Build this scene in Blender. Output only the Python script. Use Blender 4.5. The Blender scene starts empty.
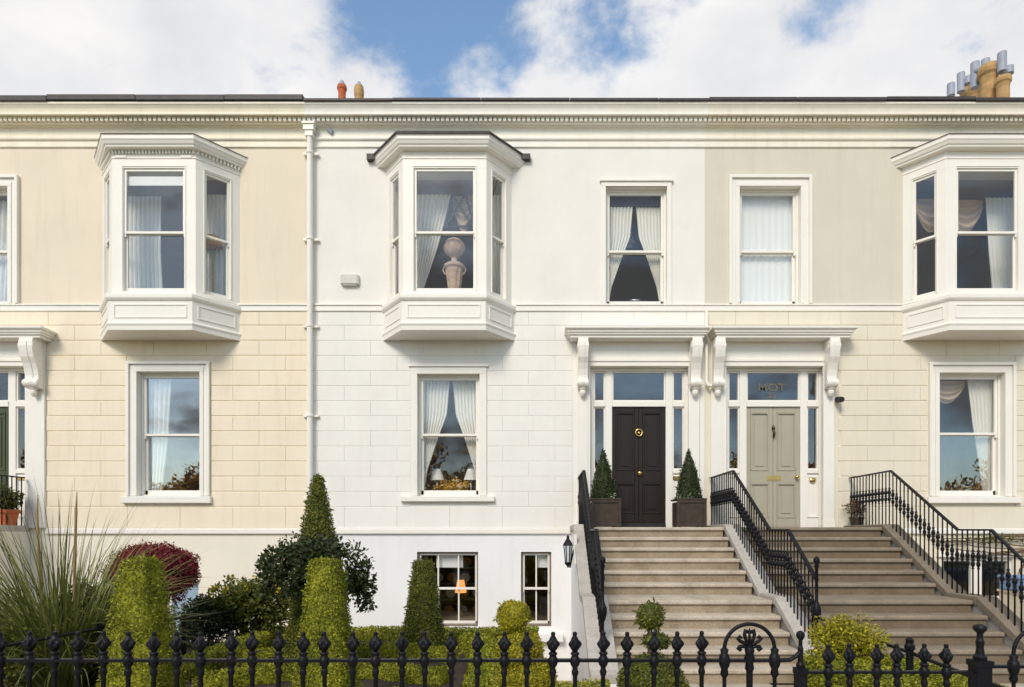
import bpy, math, random
import numpy as np
from mathutils import Vector, noise as mnoise

random.seed(7)
rng = np.random.default_rng(11)
SC = bpy.context.scene
COL = SC.collection
EYE = 1.6            # eye height above the pavement
CD = 12.0            # camera to facade


def D(dist):         # distance from the camera -> world Y
    return dist - CD


# ------------------------------------------------------------------ materials
def new_mat(name):
    m = bpy.data.materials.new(name)
    m.use_nodes = True
    nt = m.node_tree
    b = nt.nodes['Principled BSDF']
    return m, nt, b


def N(nt, kind, **kw):
    n = nt.nodes.new(kind)
    for k, v in kw.items():
        if k in n.inputs:
            n.inputs[k].default_value = v
        else:
            setattr(n, k, v)
    return n


def surf(name, col, var=0.06, rough=0.6, scale=2.0, bump=0.0, bscale=40.0, streak=0.0, spec=0.4, metal=0.0,
         speckle=0.0, spscale=90.0, dirt=None, dirtamt=0.0):
    """one real base colour with gentle mottling, optional rain streaks, speckle and dirt"""
    m, nt, b = new_mat(name)
    L = nt.links
    geo = N(nt, 'ShaderNodeNewGeometry')
    n1 = N(nt, 'ShaderNodeTexNoise', Scale=scale, Detail=6.0, Roughness=0.6)
    L.new(geo.outputs['Position'], n1.inputs['Vector'])
    ramp = N(nt, 'ShaderNodeMapRange')
    ramp.inputs['From Min'].default_value = 0.3
    ramp.inputs['From Max'].default_value = 0.7
    ramp.inputs['To Min'].default_value = 1 - var
    ramp.inputs['To Max'].default_value = 1 + var * 0.5
    L.new(n1.outputs['Fac'], ramp.inputs['Value'])
    mul = N(nt, 'ShaderNodeMix', data_type='RGBA', blend_type='MULTIPLY')
    mul.inputs['Factor'].default_value = 1.0
    mul.inputs[6].default_value = (*col, 1)
    L.new(ramp.outputs['Result'], mul.inputs[7])
    out = mul.outputs[2]
    if speckle:
        ns = N(nt, 'ShaderNodeTexNoise', Scale=spscale, Detail=3.0)
        L.new(geo.outputs['Position'], ns.inputs['Vector'])
        r2 = N(nt, 'ShaderNodeMapRange')
        r2.inputs['From Min'].default_value = 0.35
        r2.inputs['From Max'].default_value = 0.65
        r2.inputs['To Min'].default_value = 1 - speckle
        r2.inputs['To Max'].default_value = 1 + speckle
        L.new(ns.outputs['Fac'], r2.inputs['Value'])
        m2 = N(nt, 'ShaderNodeMix', data_type='RGBA', blend_type='MULTIPLY')
        m2.inputs['Factor'].default_value = 1.0
        L.new(out, m2.inputs[6])
        L.new(r2.outputs['Result'], m2.inputs[7])
        out = m2.outputs[2]
    if streak:
        mp = N(nt, 'ShaderNodeMapping')
        mp.inputs['Scale'].default_value = (5.0, 5.0, 0.5)
        L.new(geo.outputs['Position'], mp.inputs['Vector'])
        n2 = N(nt, 'ShaderNodeTexNoise', Scale=1.0, Detail=7.0, Roughness=0.7)
        L.new(mp.outputs['Vector'], n2.inputs['Vector'])
        r3 = N(nt, 'ShaderNodeMapRange')
        r3.inputs['From Min'].default_value = 0.5
        r3.inputs['From Max'].default_value = 0.74
        r3.inputs['To Min'].default_value = 0.0
        r3.inputs['To Max'].default_value = streak
        L.new(n2.outputs['Fac'], r3.inputs['Value'])
        m3 = N(nt, 'ShaderNodeMix', data_type='RGBA', blend_type='MIX')
        L.new(r3.outputs['Result'], m3.inputs['Factor'])
        L.new(out, m3.inputs[6])
        m3.inputs[7].default_value = (*(dirt or (0.34, 0.29, 0.2)), 1)
        out = m3.outputs[2]
    if dirtamt:
        n4 = N(nt, 'ShaderNodeTexNoise', Scale=4.0, Detail=9.0, Roughness=0.72)
        L.new(geo.outputs['Position'], n4.inputs['Vector'])
        r4 = N(nt, 'ShaderNodeMapRange')
        r4.inputs['From Min'].default_value = 0.47
        r4.inputs['From Max'].default_value = 0.66
        r4.inputs['To Max'].default_value = dirtamt
        L.new(n4.outputs['Fac'], r4.inputs['Value'])
        m4 = N(nt, 'ShaderNodeMix', data_type='RGBA', blend_type='MIX')
        L.new(r4.outputs['Result'], m4.inputs['Factor'])
        L.new(out, m4.inputs[6])
        m4.inputs[7].default_value = (*(dirt or (0.2, 0.17, 0.12)), 1)
        out = m4.outputs[2]
    L.new(out, b.inputs['Base Color'])
    b.inputs['Roughness'].default_value = rough
    b.inputs['Specular IOR Level'].default_value = spec
    b.inputs['Metallic'].default_value = metal
    if bump:
        nb = N(nt, 'ShaderNodeTexNoise', Scale=bscale, Detail=5.0)
        L.new(geo.outputs['Position'], nb.inputs['Vector'])
        bp = N(nt, 'ShaderNodeBump', Strength=bump, Distance=0.01)
        L.new(nb.outputs['Fac'], bp.inputs['Height'])
        L.new(bp.outputs['Normal'], b.inputs['Normal'])
    return m


def foliage(name, cols, rough=0.55, trans=0.25):
    m, nt, b = new_mat(name)
    L = nt.links
    geo = N(nt, 'ShaderNodeNewGeometry')
    n1 = N(nt, 'ShaderNodeTexNoise', Scale=5.0, Detail=3.0)
    L.new(geo.outputs['Position'], n1.inputs['Vector'])
    add = N(nt, 'ShaderNodeMath', operation='MULTIPLY_ADD')
    L.new(geo.outputs['Random Per Island'], add.inputs[0])
    add.inputs[1].default_value = 0.6
    mm = N(nt, 'ShaderNodeMath', operation='MULTIPLY_ADD')
    L.new(n1.outputs['Fac'], mm.inputs[0])
    mm.inputs[1].default_value = 0.8
    mm.inputs[2].default_value = -0.2
    L.new(mm.outputs[0], add.inputs[2])
    cr = N(nt, 'ShaderNodeValToRGB')
    e = cr.color_ramp.elements
    e[0].position = 0.1
    e[0].color = (*cols[0], 1)
    e[1].position = 0.95
    e[1].color = (*cols[-1], 1)
    for i, c in enumerate(cols[1:-1]):
        x = e.new(0.1 + 0.85 * (i + 1) / (len(cols) - 1))
        x.color = (*c, 1)
    L.new(add.outputs[0], cr.inputs['Fac'])
    L.new(cr.outputs['Color'], b.inputs['Base Color'])
    b.inputs['Roughness'].default_value = rough
    b.inputs['Specular IOR Level'].default_value = 0.3
    tr = N(nt, 'ShaderNodeBsdfTranslucent')
    L.new(cr.outputs['Color'], tr.inputs['Color'])
    mx = N(nt, 'ShaderNodeMixShader')
    mx.inputs[0].default_value = trans
    L.new(b.outputs[0], mx.inputs[1])
    L.new(tr.outputs[0], mx.inputs[2])
    L.new(mx.outputs[0], nt.nodes['Material Output'].inputs['Surface'])
    return m


def cloth(name, col, trans=0.35):
    m, nt, b = new_mat(name)
    L = nt.links
    b.inputs['Base Color'].default_value = (*col, 1)
    b.inputs['Roughness'].default_value = 0.9
    b.inputs['Specular IOR Level'].default_value = 0.1
    tr = N(nt, 'ShaderNodeBsdfTranslucent', Color=(*col, 1))
    mx = N(nt, 'ShaderNodeMixShader')
    mx.inputs[0].default_value = trans
    L.new(b.outputs[0], mx.inputs[1])
    L.new(tr.outputs[0], mx.inputs[2])
    L.new(mx.outputs[0], nt.nodes['Material Output'].inputs['Surface'])
    return m


def glass_mat(name, refl=0.10, tint=(0.97, 0.98, 0.985), wob=0.0012):
    m, nt, b = new_mat(name)
    L = nt.links
    nt.nodes.remove(b)
    tr = N(nt, 'ShaderNodeBsdfTransparent', Color=(*tint, 1))
    gl = N(nt, 'ShaderNodeBsdfGlossy', Color=(0.95, 0.97, 1.0, 1), Roughness=0.0)
    fr = N(nt, 'ShaderNodeFresnel', IOR=1.5)
    g0 = N(nt, 'ShaderNodeNewGeometry')
    ior = N(nt, 'ShaderNodeMapRange')
    ior.inputs['To Min'].default_value = 1.5
    ior.inputs['To Max'].default_value = 1 / 1.5
    L.new(g0.outputs['Backfacing'], ior.inputs['Value'])
    L.new(ior.outputs['Result'], fr.inputs['IOR'])
    mr = N(nt, 'ShaderNodeMapRange')
    mr.inputs['From Min'].default_value = 0.04
    mr.inputs['From Max'].default_value = 1.0
    mr.inputs['To Min'].default_value = refl
    mr.inputs['To Max'].default_value = 1.0
    L.new(fr.outputs[0], mr.inputs['Value'])
    geo = N(nt, 'ShaderNodeNewGeometry')
    nz = N(nt, 'ShaderNodeTexNoise', Scale=1.6, Detail=1.0)
    L.new(geo.outputs['Position'], nz.inputs['Vector'])
    bp = N(nt, 'ShaderNodeBump', Strength=1.0, Distance=wob)
    L.new(nz.outputs['Fac'], bp.inputs['Height'])
    L.new(bp.outputs['Normal'], gl.inputs['Normal'])
    mx = N(nt, 'ShaderNodeMixShader')
    L.new(mr.outputs['Result'], mx.inputs[0])
    L.new(tr.outputs[0], mx.inputs[1])
    L.new(gl.outputs[0], mx.inputs[2])
    L.new(mx.outputs[0], nt.nodes['Material Output'].inputs['Surface'])
    return m


def emit_mat(name, col, s):
    m, nt, b = new_mat(name)
    b.inputs['Base Color'].default_value = (*col, 1)
    b.inputs['Emission Color'].default_value = (*col, 1)
    b.inputs['Emission Strength'].default_value = s
    return m


M = {}
# house one (cream), house two (white), house three (stone beige)
M['cream_up'] = surf('cream_smooth_render', (0.765, 0.675, 0.535), 0.05, 0.75, 1.2, 0.15, 60, streak=0.25, dirt=(0.5, 0.42, 0.3))
M['cream_low'] = surf('cream_block_render', (0.83, 0.735, 0.575), 0.05, 0.75, 1.2, 0.15, 60, streak=0.25, dirt=(0.6, 0.46, 0.25))
M['cream_base'] = surf('cream_basement_render', (0.82, 0.765, 0.65), 0.05, 0.75, 1.2, 0.15, 60, streak=0.1, dirt=(0.5, 0.42, 0.3))
M['white_up'] = surf('white_smooth_render', (0.80, 0.772, 0.722), 0.05, 0.75, 1.2, 0.15, 60, streak=0.13, dirt=(0.6, 0.57, 0.5))
M['white_low'] = surf('white_block_render', (0.83, 0.805, 0.755), 0.05, 0.75, 1.2, 0.15, 60, streak=0.13, dirt=(0.6, 0.56, 0.48))
M['white_base'] = surf('white_basement_render', (0.82, 0.82, 0.82), 0.05, 0.75, 1.0, 0.2, 50, streak=0.2, dirt=(0.6, 0.58, 0.55))
M['beige_up'] = surf('stone_smooth_render', (0.64, 0.60, 0.50), 0.05, 0.75, 1.2, 0.15, 60, streak=0.22, dirt=(0.45, 0.38, 0.28))
M['beige_low'] = surf('stone_block_render', (0.74, 0.685, 0.56), 0.05, 0.75, 1.2, 0.15, 60, streak=0.25, dirt=(0.5, 0.41, 0.27))
M['beige_base'] = surf('stone_basement_render', (0.76, 0.69, 0.55), 0.05, 0.75, 1.2, 0.15, 60, streak=0.25, dirt=(0.5, 0.42, 0.3))
M['trim'] = surf('white_gloss_trim', (0.83, 0.80, 0.735), 0.03, 0.4, 2.0, 0.05, 30, streak=0.05, dirt=(0.55, 0.5, 0.4))
M['cornice_cream'] = surf('cream_cornice_paint', (0.86, 0.80, 0.65), 0.05, 0.55, 2.0, 0.08, 40, streak=0.25, dirt=(0.5, 0.42, 0.28))
M['cornice_white'] = surf('white_cornice_paint', (0.86, 0.83, 0.75), 0.05, 0.55, 2.0, 0.08, 40, streak=0.14, dirt=(0.5, 0.44, 0.32))
M['cornice_beige'] = surf('stone_cornice_paint', (0.85, 0.795, 0.68), 0.05, 0.55, 2.0, 0.08, 40, streak=0.2, dirt=(0.36, 0.32, 0.22))
M['lead'] = surf('dark_lead', (0.055, 0.045, 0.045), 0.3, 0.55, 6.0, 0.3, 30)
M['slate'] = surf('roof_slate', (0.06, 0.055, 0.06), 0.3, 0.5, 8.0, 0.3, 20)
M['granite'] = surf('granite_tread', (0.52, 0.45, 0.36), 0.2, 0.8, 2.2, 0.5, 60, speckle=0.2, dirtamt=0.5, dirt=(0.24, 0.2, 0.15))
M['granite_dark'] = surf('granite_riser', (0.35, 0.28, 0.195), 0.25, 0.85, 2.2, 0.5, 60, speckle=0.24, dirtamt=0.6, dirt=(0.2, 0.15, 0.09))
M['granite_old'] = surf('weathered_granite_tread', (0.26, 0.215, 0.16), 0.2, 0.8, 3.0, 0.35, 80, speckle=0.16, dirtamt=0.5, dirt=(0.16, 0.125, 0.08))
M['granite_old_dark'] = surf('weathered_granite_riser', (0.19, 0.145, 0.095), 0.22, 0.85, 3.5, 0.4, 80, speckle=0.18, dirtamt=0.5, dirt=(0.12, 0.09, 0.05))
M['granite_old_coping'] = surf('weathered_granite_coping', (0.21, 0.175, 0.13), 0.2, 0.85, 3.0, 0.4, 80, speckle=0.2, dirtamt=0.5, dirt=(0.12, 0.1, 0.07))
M['door_lime'] = surf('olive_green_gloss_paint', (0.055, 0.065, 0.025), 0.05, 0.3, 4.0, spec=0.5)
M['pale_blue'] = surf('pale_blue_plastic', (0.17, 0.30, 0.52), 0.06, 0.45, 6.0)
M['granite_grey'] = surf('granite_coping', (0.47, 0.44, 0.40), 0.12, 0.8, 3.0, 0.35, 80, speckle=0.2, dirtamt=0.3, dirt=(0.2, 0.18, 0.15))
M['iron'] = surf('black_gloss_iron', (0.007, 0.0075, 0.010), 0.2, 0.42, 8.0, 0.35, 60, spec=0.18)
M['door_brown'] = surf('dark_brown_gloss_paint', (0.020, 0.013, 0.010), 0.1, 0.38, 4.0, spec=0.3)
M['door_stone'] = surf('sage_stone_gloss_paint', (0.40, 0.37, 0.28), 0.05, 0.32, 4.0, spec=0.5)
M['brass'] = surf('polished_brass', (0.8, 0.55, 0.2), 0.1, 0.22, 5.0, metal=1.0)
M['dark_metal'] = surf('antique_bronze', (0.1, 0.07, 0.03), 0.1, 0.35, 5.0, metal=0.7)
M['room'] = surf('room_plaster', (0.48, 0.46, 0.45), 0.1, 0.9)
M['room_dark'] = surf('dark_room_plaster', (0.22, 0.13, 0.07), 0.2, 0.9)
M['curtain'] = cloth('white_curtain', (0.92, 0.89, 0.80), 0.15)
M['sheer'] = cloth('pale_sheer_curtain', (0.90, 0.90, 0.85), 0.2)
M['swag'] = cloth('peach_swag', (0.72, 0.56, 0.40), 0.3)
M['blind'] = cloth('white_blind', (0.93, 0.92, 0.87), 0.1)
M['pale_blue_blind'] = cloth('pale_blue_blind', (0.50, 0.62, 0.75), 0.2)
M['pelmet'] = surf('blue_pelmet', (0.05, 0.06, 0.10), 0.1, 0.8)
M['glass'] = glass_mat('window_glass', 0.045)
M['glass_mirror'] = glass_mat('bright_window_glass', 0.13)
M['glass_mid'] = glass_mat('medium_window_glass', 0.065)
M['terracotta'] = surf('pink_terracotta', (0.56, 0.40, 0.31), 0.3, 0.85, 14.0)
M['pot_clay'] = surf('buff_clay_pot', (0.50, 0.31, 0.13), 0.3, 0.8, 5.0, 0.2, 30, dirtamt=0.4, dirt=(0.3, 0.2, 0.1))
M['pot_red'] = surf('red_clay_pot', (0.50, 0.13, 0.05), 0.2, 0.8, 6.0, 0.2, 30)
M['cowl'] = surf('grey_metal_cowl', (0.34, 0.37, 0.45), 0.1, 0.55, 4.0, spec=0.4)
M['planter'] = surf('dark_bronze_planter', (0.05, 0.034, 0.022), 0.4, 0.5, 8.0, 0.15, 30)
M['soil'] = surf('garden_soil', (0.045, 0.034, 0.022), 0.4, 0.95, 6.0, 0.8, 40)
M['ground'] = surf('ground_gravel', (0.40, 0.33, 0.24), 0.2, 0.95, 4.0, 0.6, 60, speckle=0.3)
M['paving'] = surf('stone_paving', (0.46, 0.41, 0.33), 0.15, 0.85, 3.0, 0.3, 50, speckle=0.15)
M['asphalt'] = surf('asphalt', (0.09, 0.088, 0.085), 0.2, 0.9, 4.0, 0.4, 60, speckle=0.3)
M['grass'] = surf('verge_grass', (0.06, 0.10, 0.03), 0.4, 0.95, 3.0, 0.8, 30)
M['grey_plastic'] = surf('pale_grey_plastic', (0.62, 0.60, 0.56), 0.08, 0.5, 8.0)
M['black_plastic'] = surf('black_plastic', (0.02, 0.02, 0.02), 0.1, 0.5, 8.0)
M['blue_plastic'] = surf('blue_plastic', (0.10, 0.22, 0.42), 0.08, 0.45, 6.0)
M['bark'] = surf('bark', (0.09, 0.06, 0.04), 0.3, 0.95, 12.0, 0.8, 40)
M['twig'] = surf('brown_twig', (0.16, 0.10, 0.055), 0.3, 0.9, 12.0, 0.5, 60)
M['brownwood'] = surf('varnished_window_wood', (0.26, 0.20, 0.15), 0.2, 0.5, 10.0)
M['lantern_glass'] = glass_mat('lantern_glass', 0.15, (0.8, 0.85, 0.88))
M['gilt'] = surf('gilded_letters', (0.13, 0.12, 0.10), 0.1, 0.6, 5.0)
M['gold'] = surf('gold_flowers', (0.60, 0.34, 0.05), 0.4, 0.7, 30.0)
M['lamp_white'] = surf('white_lampshade', (0.8, 0.78, 0.72), 0.05, 0.8, 10.0)
M['silver'] = surf('silver', (0.7, 0.72, 0.75), 0.05, 0.25, 5.0, metal=1.0)
M['warm_glow'] = emit_mat('warm_reflection_glow', (1.0, 0.42, 0.10), 0.7)  # added glow that stands in for warm reflections in the basement panes
M['box_leaf'] = foliage('box_hedge_leaves', [(0.05, 0.066, 0.006), (0.235, 0.255, 0.016), (0.52, 0.51, 0.04)])
M['yew_leaf'] = foliage('dark_yew_leaves', [(0.035, 0.048, 0.008), (0.12, 0.135, 0.015), (0.27, 0.27, 0.035)])
M['gold_leaf'] = foliage('golden_privet_leaves', [(0.10, 0.105, 0.008), (0.34, 0.31, 0.018), (0.66, 0.56, 0.04)])
M['green_leaf'] = foliage('mid_green_leaves', [(0.035, 0.05, 0.010), (0.10, 0.12, 0.018), (0.26, 0.26, 0.03)])
M['ivy_leaf'] = foliage('dark_ivy_leaves', [(0.018, 0.028, 0.010), (0.04, 0.058, 0.017), (0.09, 0.11, 0.035)], 0.4)
M['red_leaf'] = foliage('maple_red_leaves', [(0.07, 0.006, 0.012), (0.19, 0.013, 0.024), (0.36, 0.04, 0.055)])
M['grass_blade'] = foliage('pampas_blades', [(0.055, 0.075, 0.018), (0.16, 0.19, 0.045), (0.40, 0.40, 0.14)], 0.45)
M['straw'] = foliage('dry_straw', [(0.25, 0.17, 0.08), (0.40, 0.28, 0.13), (0.55, 0.40, 0.2)])
M['mint_leaf'] = foliage('variegated_leaves', [(0.10, 0.14, 0.07), (0.25, 0.30, 0.18), (0.5, 0.52, 0.4)])
M['autumn'] = foliage('autumn_treeline', [(0.10, 0.10, 0.04), (0.36, 0.22, 0.09), (0.80, 0.46, 0.07), (0.88, 0.62, 0.12)], 0.6, 0.8)


# ------------------------------------------------------------------ object helpers
WLOC = {}


def finish(me, name, mats, parent=None, smooth=False, bevel=0.0, loc=None):
    o = bpy.data.objects.new(name, me)
    COL.objects.link(o)
    for m in (mats if isinstance(mats, (list, tuple)) else [mats]):
        me.materials.append(m)
    if smooth:
        me.shade_smooth()
    if parent is not None:
        o.parent = parent
        WLOC[o.name] = WLOC.get(parent.name, Vector((0, 0, 0)))
    if bevel:
        b = o.modifiers.new('bevel', 'BEVEL')
        b.width = bevel
        b.segments = 2
        b.limit_method = 'ANGLE'
        b.angle_limit = math.radians(40)
    if loc is not None:
        o.location = loc
    return o


def tag(o, label, cat, group=None):
    o['label'] = label
    o['category'] = cat
    if group:
        o['group'] = group
    return o


def thing(name, loc, label, cat, group=None):
    o = bpy.data.objects.new(name, None)
    o.empty_display_size = 0.2
    COL.objects.link(o)
    o.location = loc
    WLOC[o.name] = Vector(loc)
    return tag(o, label, cat, group)


class MB:
    def __init__(s):
        s.v, s.f, s.mi, s.m = [], [], [], 0

    def face(s, pts):
        n = len(s.v)
        s.v += [tuple(p) for p in pts]
        s.f.append(tuple(range(n, n + len(pts))))
        s.mi.append(s.m)

    def add(s, pts, faces):
        n = len(s.v)
        s.v += [tuple(p) for p in pts]
        for f in faces:
            s.f.append(tuple(i + n for i in f))
            s.mi.append(s.m)

    def box(s, x0, x1, y0, y1, z0, z1):
        p = [(x0, y0, z0), (x1, y0, z0), (x1, y1, z0), (x0, y1, z0), (x0, y0, z1), (x1, y0, z1), (x1, y1, z1), (x0, y1, z1)]
        s.add(p, [(0, 3, 2, 1), (4, 5, 6, 7), (0, 1, 5, 4), (1, 2, 6, 5), (2, 3, 7, 6), (3, 0, 4, 7)])

    def obox(s, o, u, n, t0, t1, n0, n1, z0, z1):
        """box in a vertical plane: origin o (x,y), unit direction u, unit outward normal n"""
        def P(t, k, z):
            return (o[0] + u[0] * t + n[0] * k, o[1] + u[1] * t + n[1] * k, z)
        p = [P(t0, n1, z0), P(t1, n1, z0), P(t1, n0, z0), P(t0, n0, z0), P(t0, n1, z1), P(t1, n1, z1), P(t1, n0, z1), P(t0, n0, z1)]
        s.add(p, [(0, 3, 2, 1), (4, 5, 6, 7), (0, 1, 5, 4), (1, 2, 6, 5), (2, 3, 7, 6), (3, 0, 4, 7)])

    def prism_z(s, poly, z0, z1):
        n = len(poly)
        p = [(x, y, z0) for x, y in poly] + [(x, y, z1) for x, y in poly]
        s.add(p, [tuple(reversed(range(n))), tuple(range(n, 2 * n))] + [(i, (i + 1) % n, n + (i + 1) % n, n + i) for i in range(n)])

    def prism_x(s, poly, x0, x1):
        n = len(poly)
        p = [(x0, y, z) for y, z in poly] + [(x1, y, z) for y, z in poly]
        s.add(p, [tuple(range(n)), tuple(reversed(range(n, 2 * n)))] + [(i, n + i, n + (i + 1) % n, (i + 1) % n) for i in range(n)])

    def block(s, x0, x1, z0, z1, d, c, e):
        """chamfered rustication block standing d proud of y=0"""
        p = [(x0, 0, z0), (x1, 0, z0), (x1, 0, z1), (x0, 0, z1),
             (x0 + e, -d, z0 + c), (x1 - e, -d, z0 + c), (x1 - e, -d, z1 - c), (x0 + e, -d, z1 - c)]
        s.add(p, [(4, 5, 6, 7), (0, 1, 5, 4), (1, 2, 6, 5), (2, 3, 7, 6), (3, 0, 4, 7)])

    def frame(s, x0, x1, z0, z1, w, y0, y1, bottom=True, wb=None):
        wb = w if wb is None else wb
        zb = z0 + wb if bottom else z0
        s.box(x0, x0 + w, y0, y1, zb, z1 - w)
        s.box(x1 - w, x1, y0, y1, zb, z1 - w)
        s.box(x0, x1, y0, y1, z1 - w, z1)
        if bottom:
            s.box(x0, x1, y0, y1, z0, z0 + wb)

    def tube(s, pts, r, seg=8, cap=True):
        pts = [Vector(p) for p in pts]
        rs = r if isinstance(r, (list, tuple)) else [r] * len(pts)
        n0 = len(s.v)
        up = Vector((0, 0, 1))
        prev = None
        for i, p in enumerate(pts):
            a = pts[max(i - 1, 0)]
            b = pts[min(i + 1, len(pts) - 1)]
            t = (b - a).normalized()
            if prev is None:
                x = t.cross(up if abs(t.z) < 0.95 else Vector((1, 0, 0))).normalized()
            else:
                x = (prev - t * prev.dot(t)).normalized()
            prev = x
            y = t.cross(x)
            for k in range(seg):
                an = 2 * math.pi * k / seg
                q = p + (x * math.cos(an) + y * math.sin(an)) * rs[i]
                s.v.append(tuple(q))
        for i in range(len(pts) - 1):
            for k in range(seg):
                a = n0 + i * seg + k
                b = n0 + i * seg + (k + 1) % seg
                s.f.append((a, b, b + seg, a + seg))
                s.mi.append(s.m)
        if cap:
            s.f.append(tuple(reversed(range(n0, n0 + seg))))
            s.mi.append(s.m)
            e = n0 + (len(pts) - 1) * seg
            s.f.append(tuple(range(e, e + seg)))
            s.mi.append(s.m)

    def lathe(s, c, prof, seg=16, mod=None, sx=1.0, sy=1.0):
        """prof: list of (r, z) from bottom to top, around the vertical through c"""
        n0 = len(s.v)
        for j, (r, z) in enumerate(prof):
            for k in range(seg):
                an = 2 * math.pi * k / seg
                rr = r * (mod(an, z) if mod else 1.0)
                s.v.append((c[0] + rr * math.cos(an) * sx, c[1] + rr * math.sin(an) * sy, c[2] + z))
        for j in range(len(prof) - 1):
            for k in range(seg):
                a = n0 + j * seg + k
                b = n0 + j * seg + (k + 1) % seg
                s.f.append((a, b, b + seg, a + seg))
                s.mi.append(s.m)
        s.f.append(tuple(reversed(range(n0, n0 + seg))))
        s.mi.append(s.m)
        e = n0 + (len(prof) - 1) * seg
        s.f.append(tuple(range(e, e + seg)))
        s.mi.append(s.m)

    def loft(s, rings):
        """open rings (same count) joined in order"""
        n = len(rings[0])
        n0 = len(s.v)
        for r in rings:
            s.v += [tuple(p) for p in r]
        for j in range(len(rings) - 1):
            for k in range(n - 1):
                a = n0 + j * n + k
                s.f.append((a, a + 1, a + 1 + n, a + n))
                s.mi.append(s.m)

    def build(s, name, mats, parent=None, smooth=False, bevel=0.0):
        off = WLOC.get(parent.name, Vector((0, 0, 0))) if parent is not None else Vector((0, 0, 0))
        me = bpy.data.meshes.new(name)
        me.from_pydata([(x - off.x, y - off.y, z - off.z) for x, y, z in s.v], [], s.f)
        me.polygons.foreach_set('material_index', s.mi)
        me.update()
        return finish(me, name, mats, parent, smooth, bevel)


def solo(mb, name, mats, loc, label, cat, group=None, smooth=False, bevel=0.0):
    """a thing that is one mesh, its origin at loc"""
    me = bpy.data.meshes.new(name)
    me.from_pydata([(x - loc[0], y - loc[1], z - loc[2]) for x, y, z in mb.v], [], mb.f)
    me.polygons.foreach_set('material_index', mb.mi)
    me.update()
    o = finish(me, name, mats, None, smooth, bevel, loc)
    WLOC[o.name] = Vector(loc)
    return tag(o, label, cat, group)


def ring(poly, o, z):
    """offset an open polyline that starts and ends on the wall y=0 outwards by o"""
    segs = []
    for a, b in zip(poly[:-1], poly[1:]):
        dx, dy = b[0] - a[0], b[1] - a[1]
        l = math.hypot(dx, dy)
        n = (dy / l, -dx / l)
        segs.append(((a[0] + n[0] * o, a[1] + n[1] * o), (dx / l, dy / l)))
    out = []
    p, d = segs[0]
    t = -p[1] / d[1]
    out.append((p[0] + d[0] * t, 0.0, z))
    for (p, d), (q, e) in zip(segs[:-1], segs[1:]):
        den = d[0] * e[1] - d[1] * e[0]
        t = ((q[0] - p[0]) * e[1] - (q[1] - p[1]) * e[0]) / den
        out.append((p[0] + d[0] * t, p[1] + d[1] * t, z))
    p, d = segs[-1]
    t = -p[1] / d[1]
    out.append((p[0] + d[0] * t, 0.0, z))
    return out


# ------------------------------------------------------------------ foliage helpers (numpy)
def grid_surface(P):
    """P: (nu, nv, 3) -> quads"""
    nu, nv = P.shape[:2]
    idx = np.arange(nu * nv).reshape(nu, nv)
    q = np.stack([idx[:-1, :-1], idx[1:, :-1], idx[1:, 1:], idx[:-1, 1:]], -1).reshape(-1, 4)
    return P.reshape(-1, 3), q


def sample(V, Q, n):
    T = np.concatenate([Q[:, [0, 1, 2]], Q[:, [0, 2, 3]]])
    a, b, c = V[T[:, 0]], V[T[:, 1]], V[T[:, 2]]
    cr = np.cross(b - a, c - a)
    ar = np.linalg.norm(cr, axis=1)
    pr = ar / ar.sum()
    i = rng.choice(len(T), n, p=pr)
    u, v = rng.random(n), rng.random(n)
    f = u + v > 1
    u[f], v[f] = 1 - u[f], 1 - v[f]
    p = a[i] + (b[i] - a[i]) * u[:, None] + (c[i] - a[i]) * v[:, None]
    return p, cr[i] / np.maximum(ar[i][:, None], 1e-9)


def leaf_arrays(p, n, size, lift=0.5, aspect=0.55, spread=0.35):
    k = len(p)
    nn = n + rng.normal(0, spread, (k, 3))
    nn /= np.linalg.norm(nn, axis=1)[:, None]
    r = rng.normal(0, 1, (k, 3))
    t = r - nn * (r * nn).sum(1)[:, None]
    t /= np.maximum(np.linalg.norm(t, axis=1), 1e-6)[:, None]
    ax = t + n * lift
    ax /= np.linalg.norm(ax, axis=1)[:, None]
    sd = np.cross(nn, ax)
    sd /= np.maximum(np.linalg.norm(sd, axis=1), 1e-6)[:, None]
    s = (size * rng.uniform(0.6, 1.35, k))[:, None]
    mid = p + ax * s * 0.5
    V = np.stack([p, mid + sd * s * aspect * 0.5, p + ax * s, mid - sd * s * aspect * 0.5], 1).reshape(-1, 3)
    Fq = np.arange(4 * k).reshape(k, 4)
    return V, Fq


def mesh_from(name, parts, mats, parent=None, loc=None, label=None, cat=None, group=None, midx=None, smooth=False):
    V, F, off, mi = [], [], 0, []
    for i, (v, f) in enumerate(parts):
        V.append(v)
        F.append(f + off)
        off += len(v)
        mi.append(np.full(len(f), (midx[i] if midx else 0), dtype=np.int32))
    V = np.concatenate(V)
    F = np.concatenate(F)
    mi = np.concatenate(mi)
    if loc is not None:
        V = V - np.array(loc)
    elif parent is not None:
        V = V - np.array(WLOC[parent.name])
    me = bpy.data.meshes.new(name)
    me.vertices.add(len(V))
    me.vertices.foreach_set('co', V.astype(np.float32).ravel())
    me.loops.add(F.size)
    me.loops.foreach_set('vertex_index', F.astype(np.int32).ravel())
    me.polygons.add(len(F))
    me.polygons.foreach_set('loop_start', np.arange(0, F.size, 4, dtype=np.int32))
    me.polygons.foreach_set('material_index', mi)
    me.update(calc_edges=True)
    me.validate()
    o = finish(me, name, mats, parent, smooth, 0.0, loc)
    if loc is not None:
        WLOC[o.name] = Vector(loc)
    if label:
        tag(o, label, cat, group)
    return o


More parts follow.
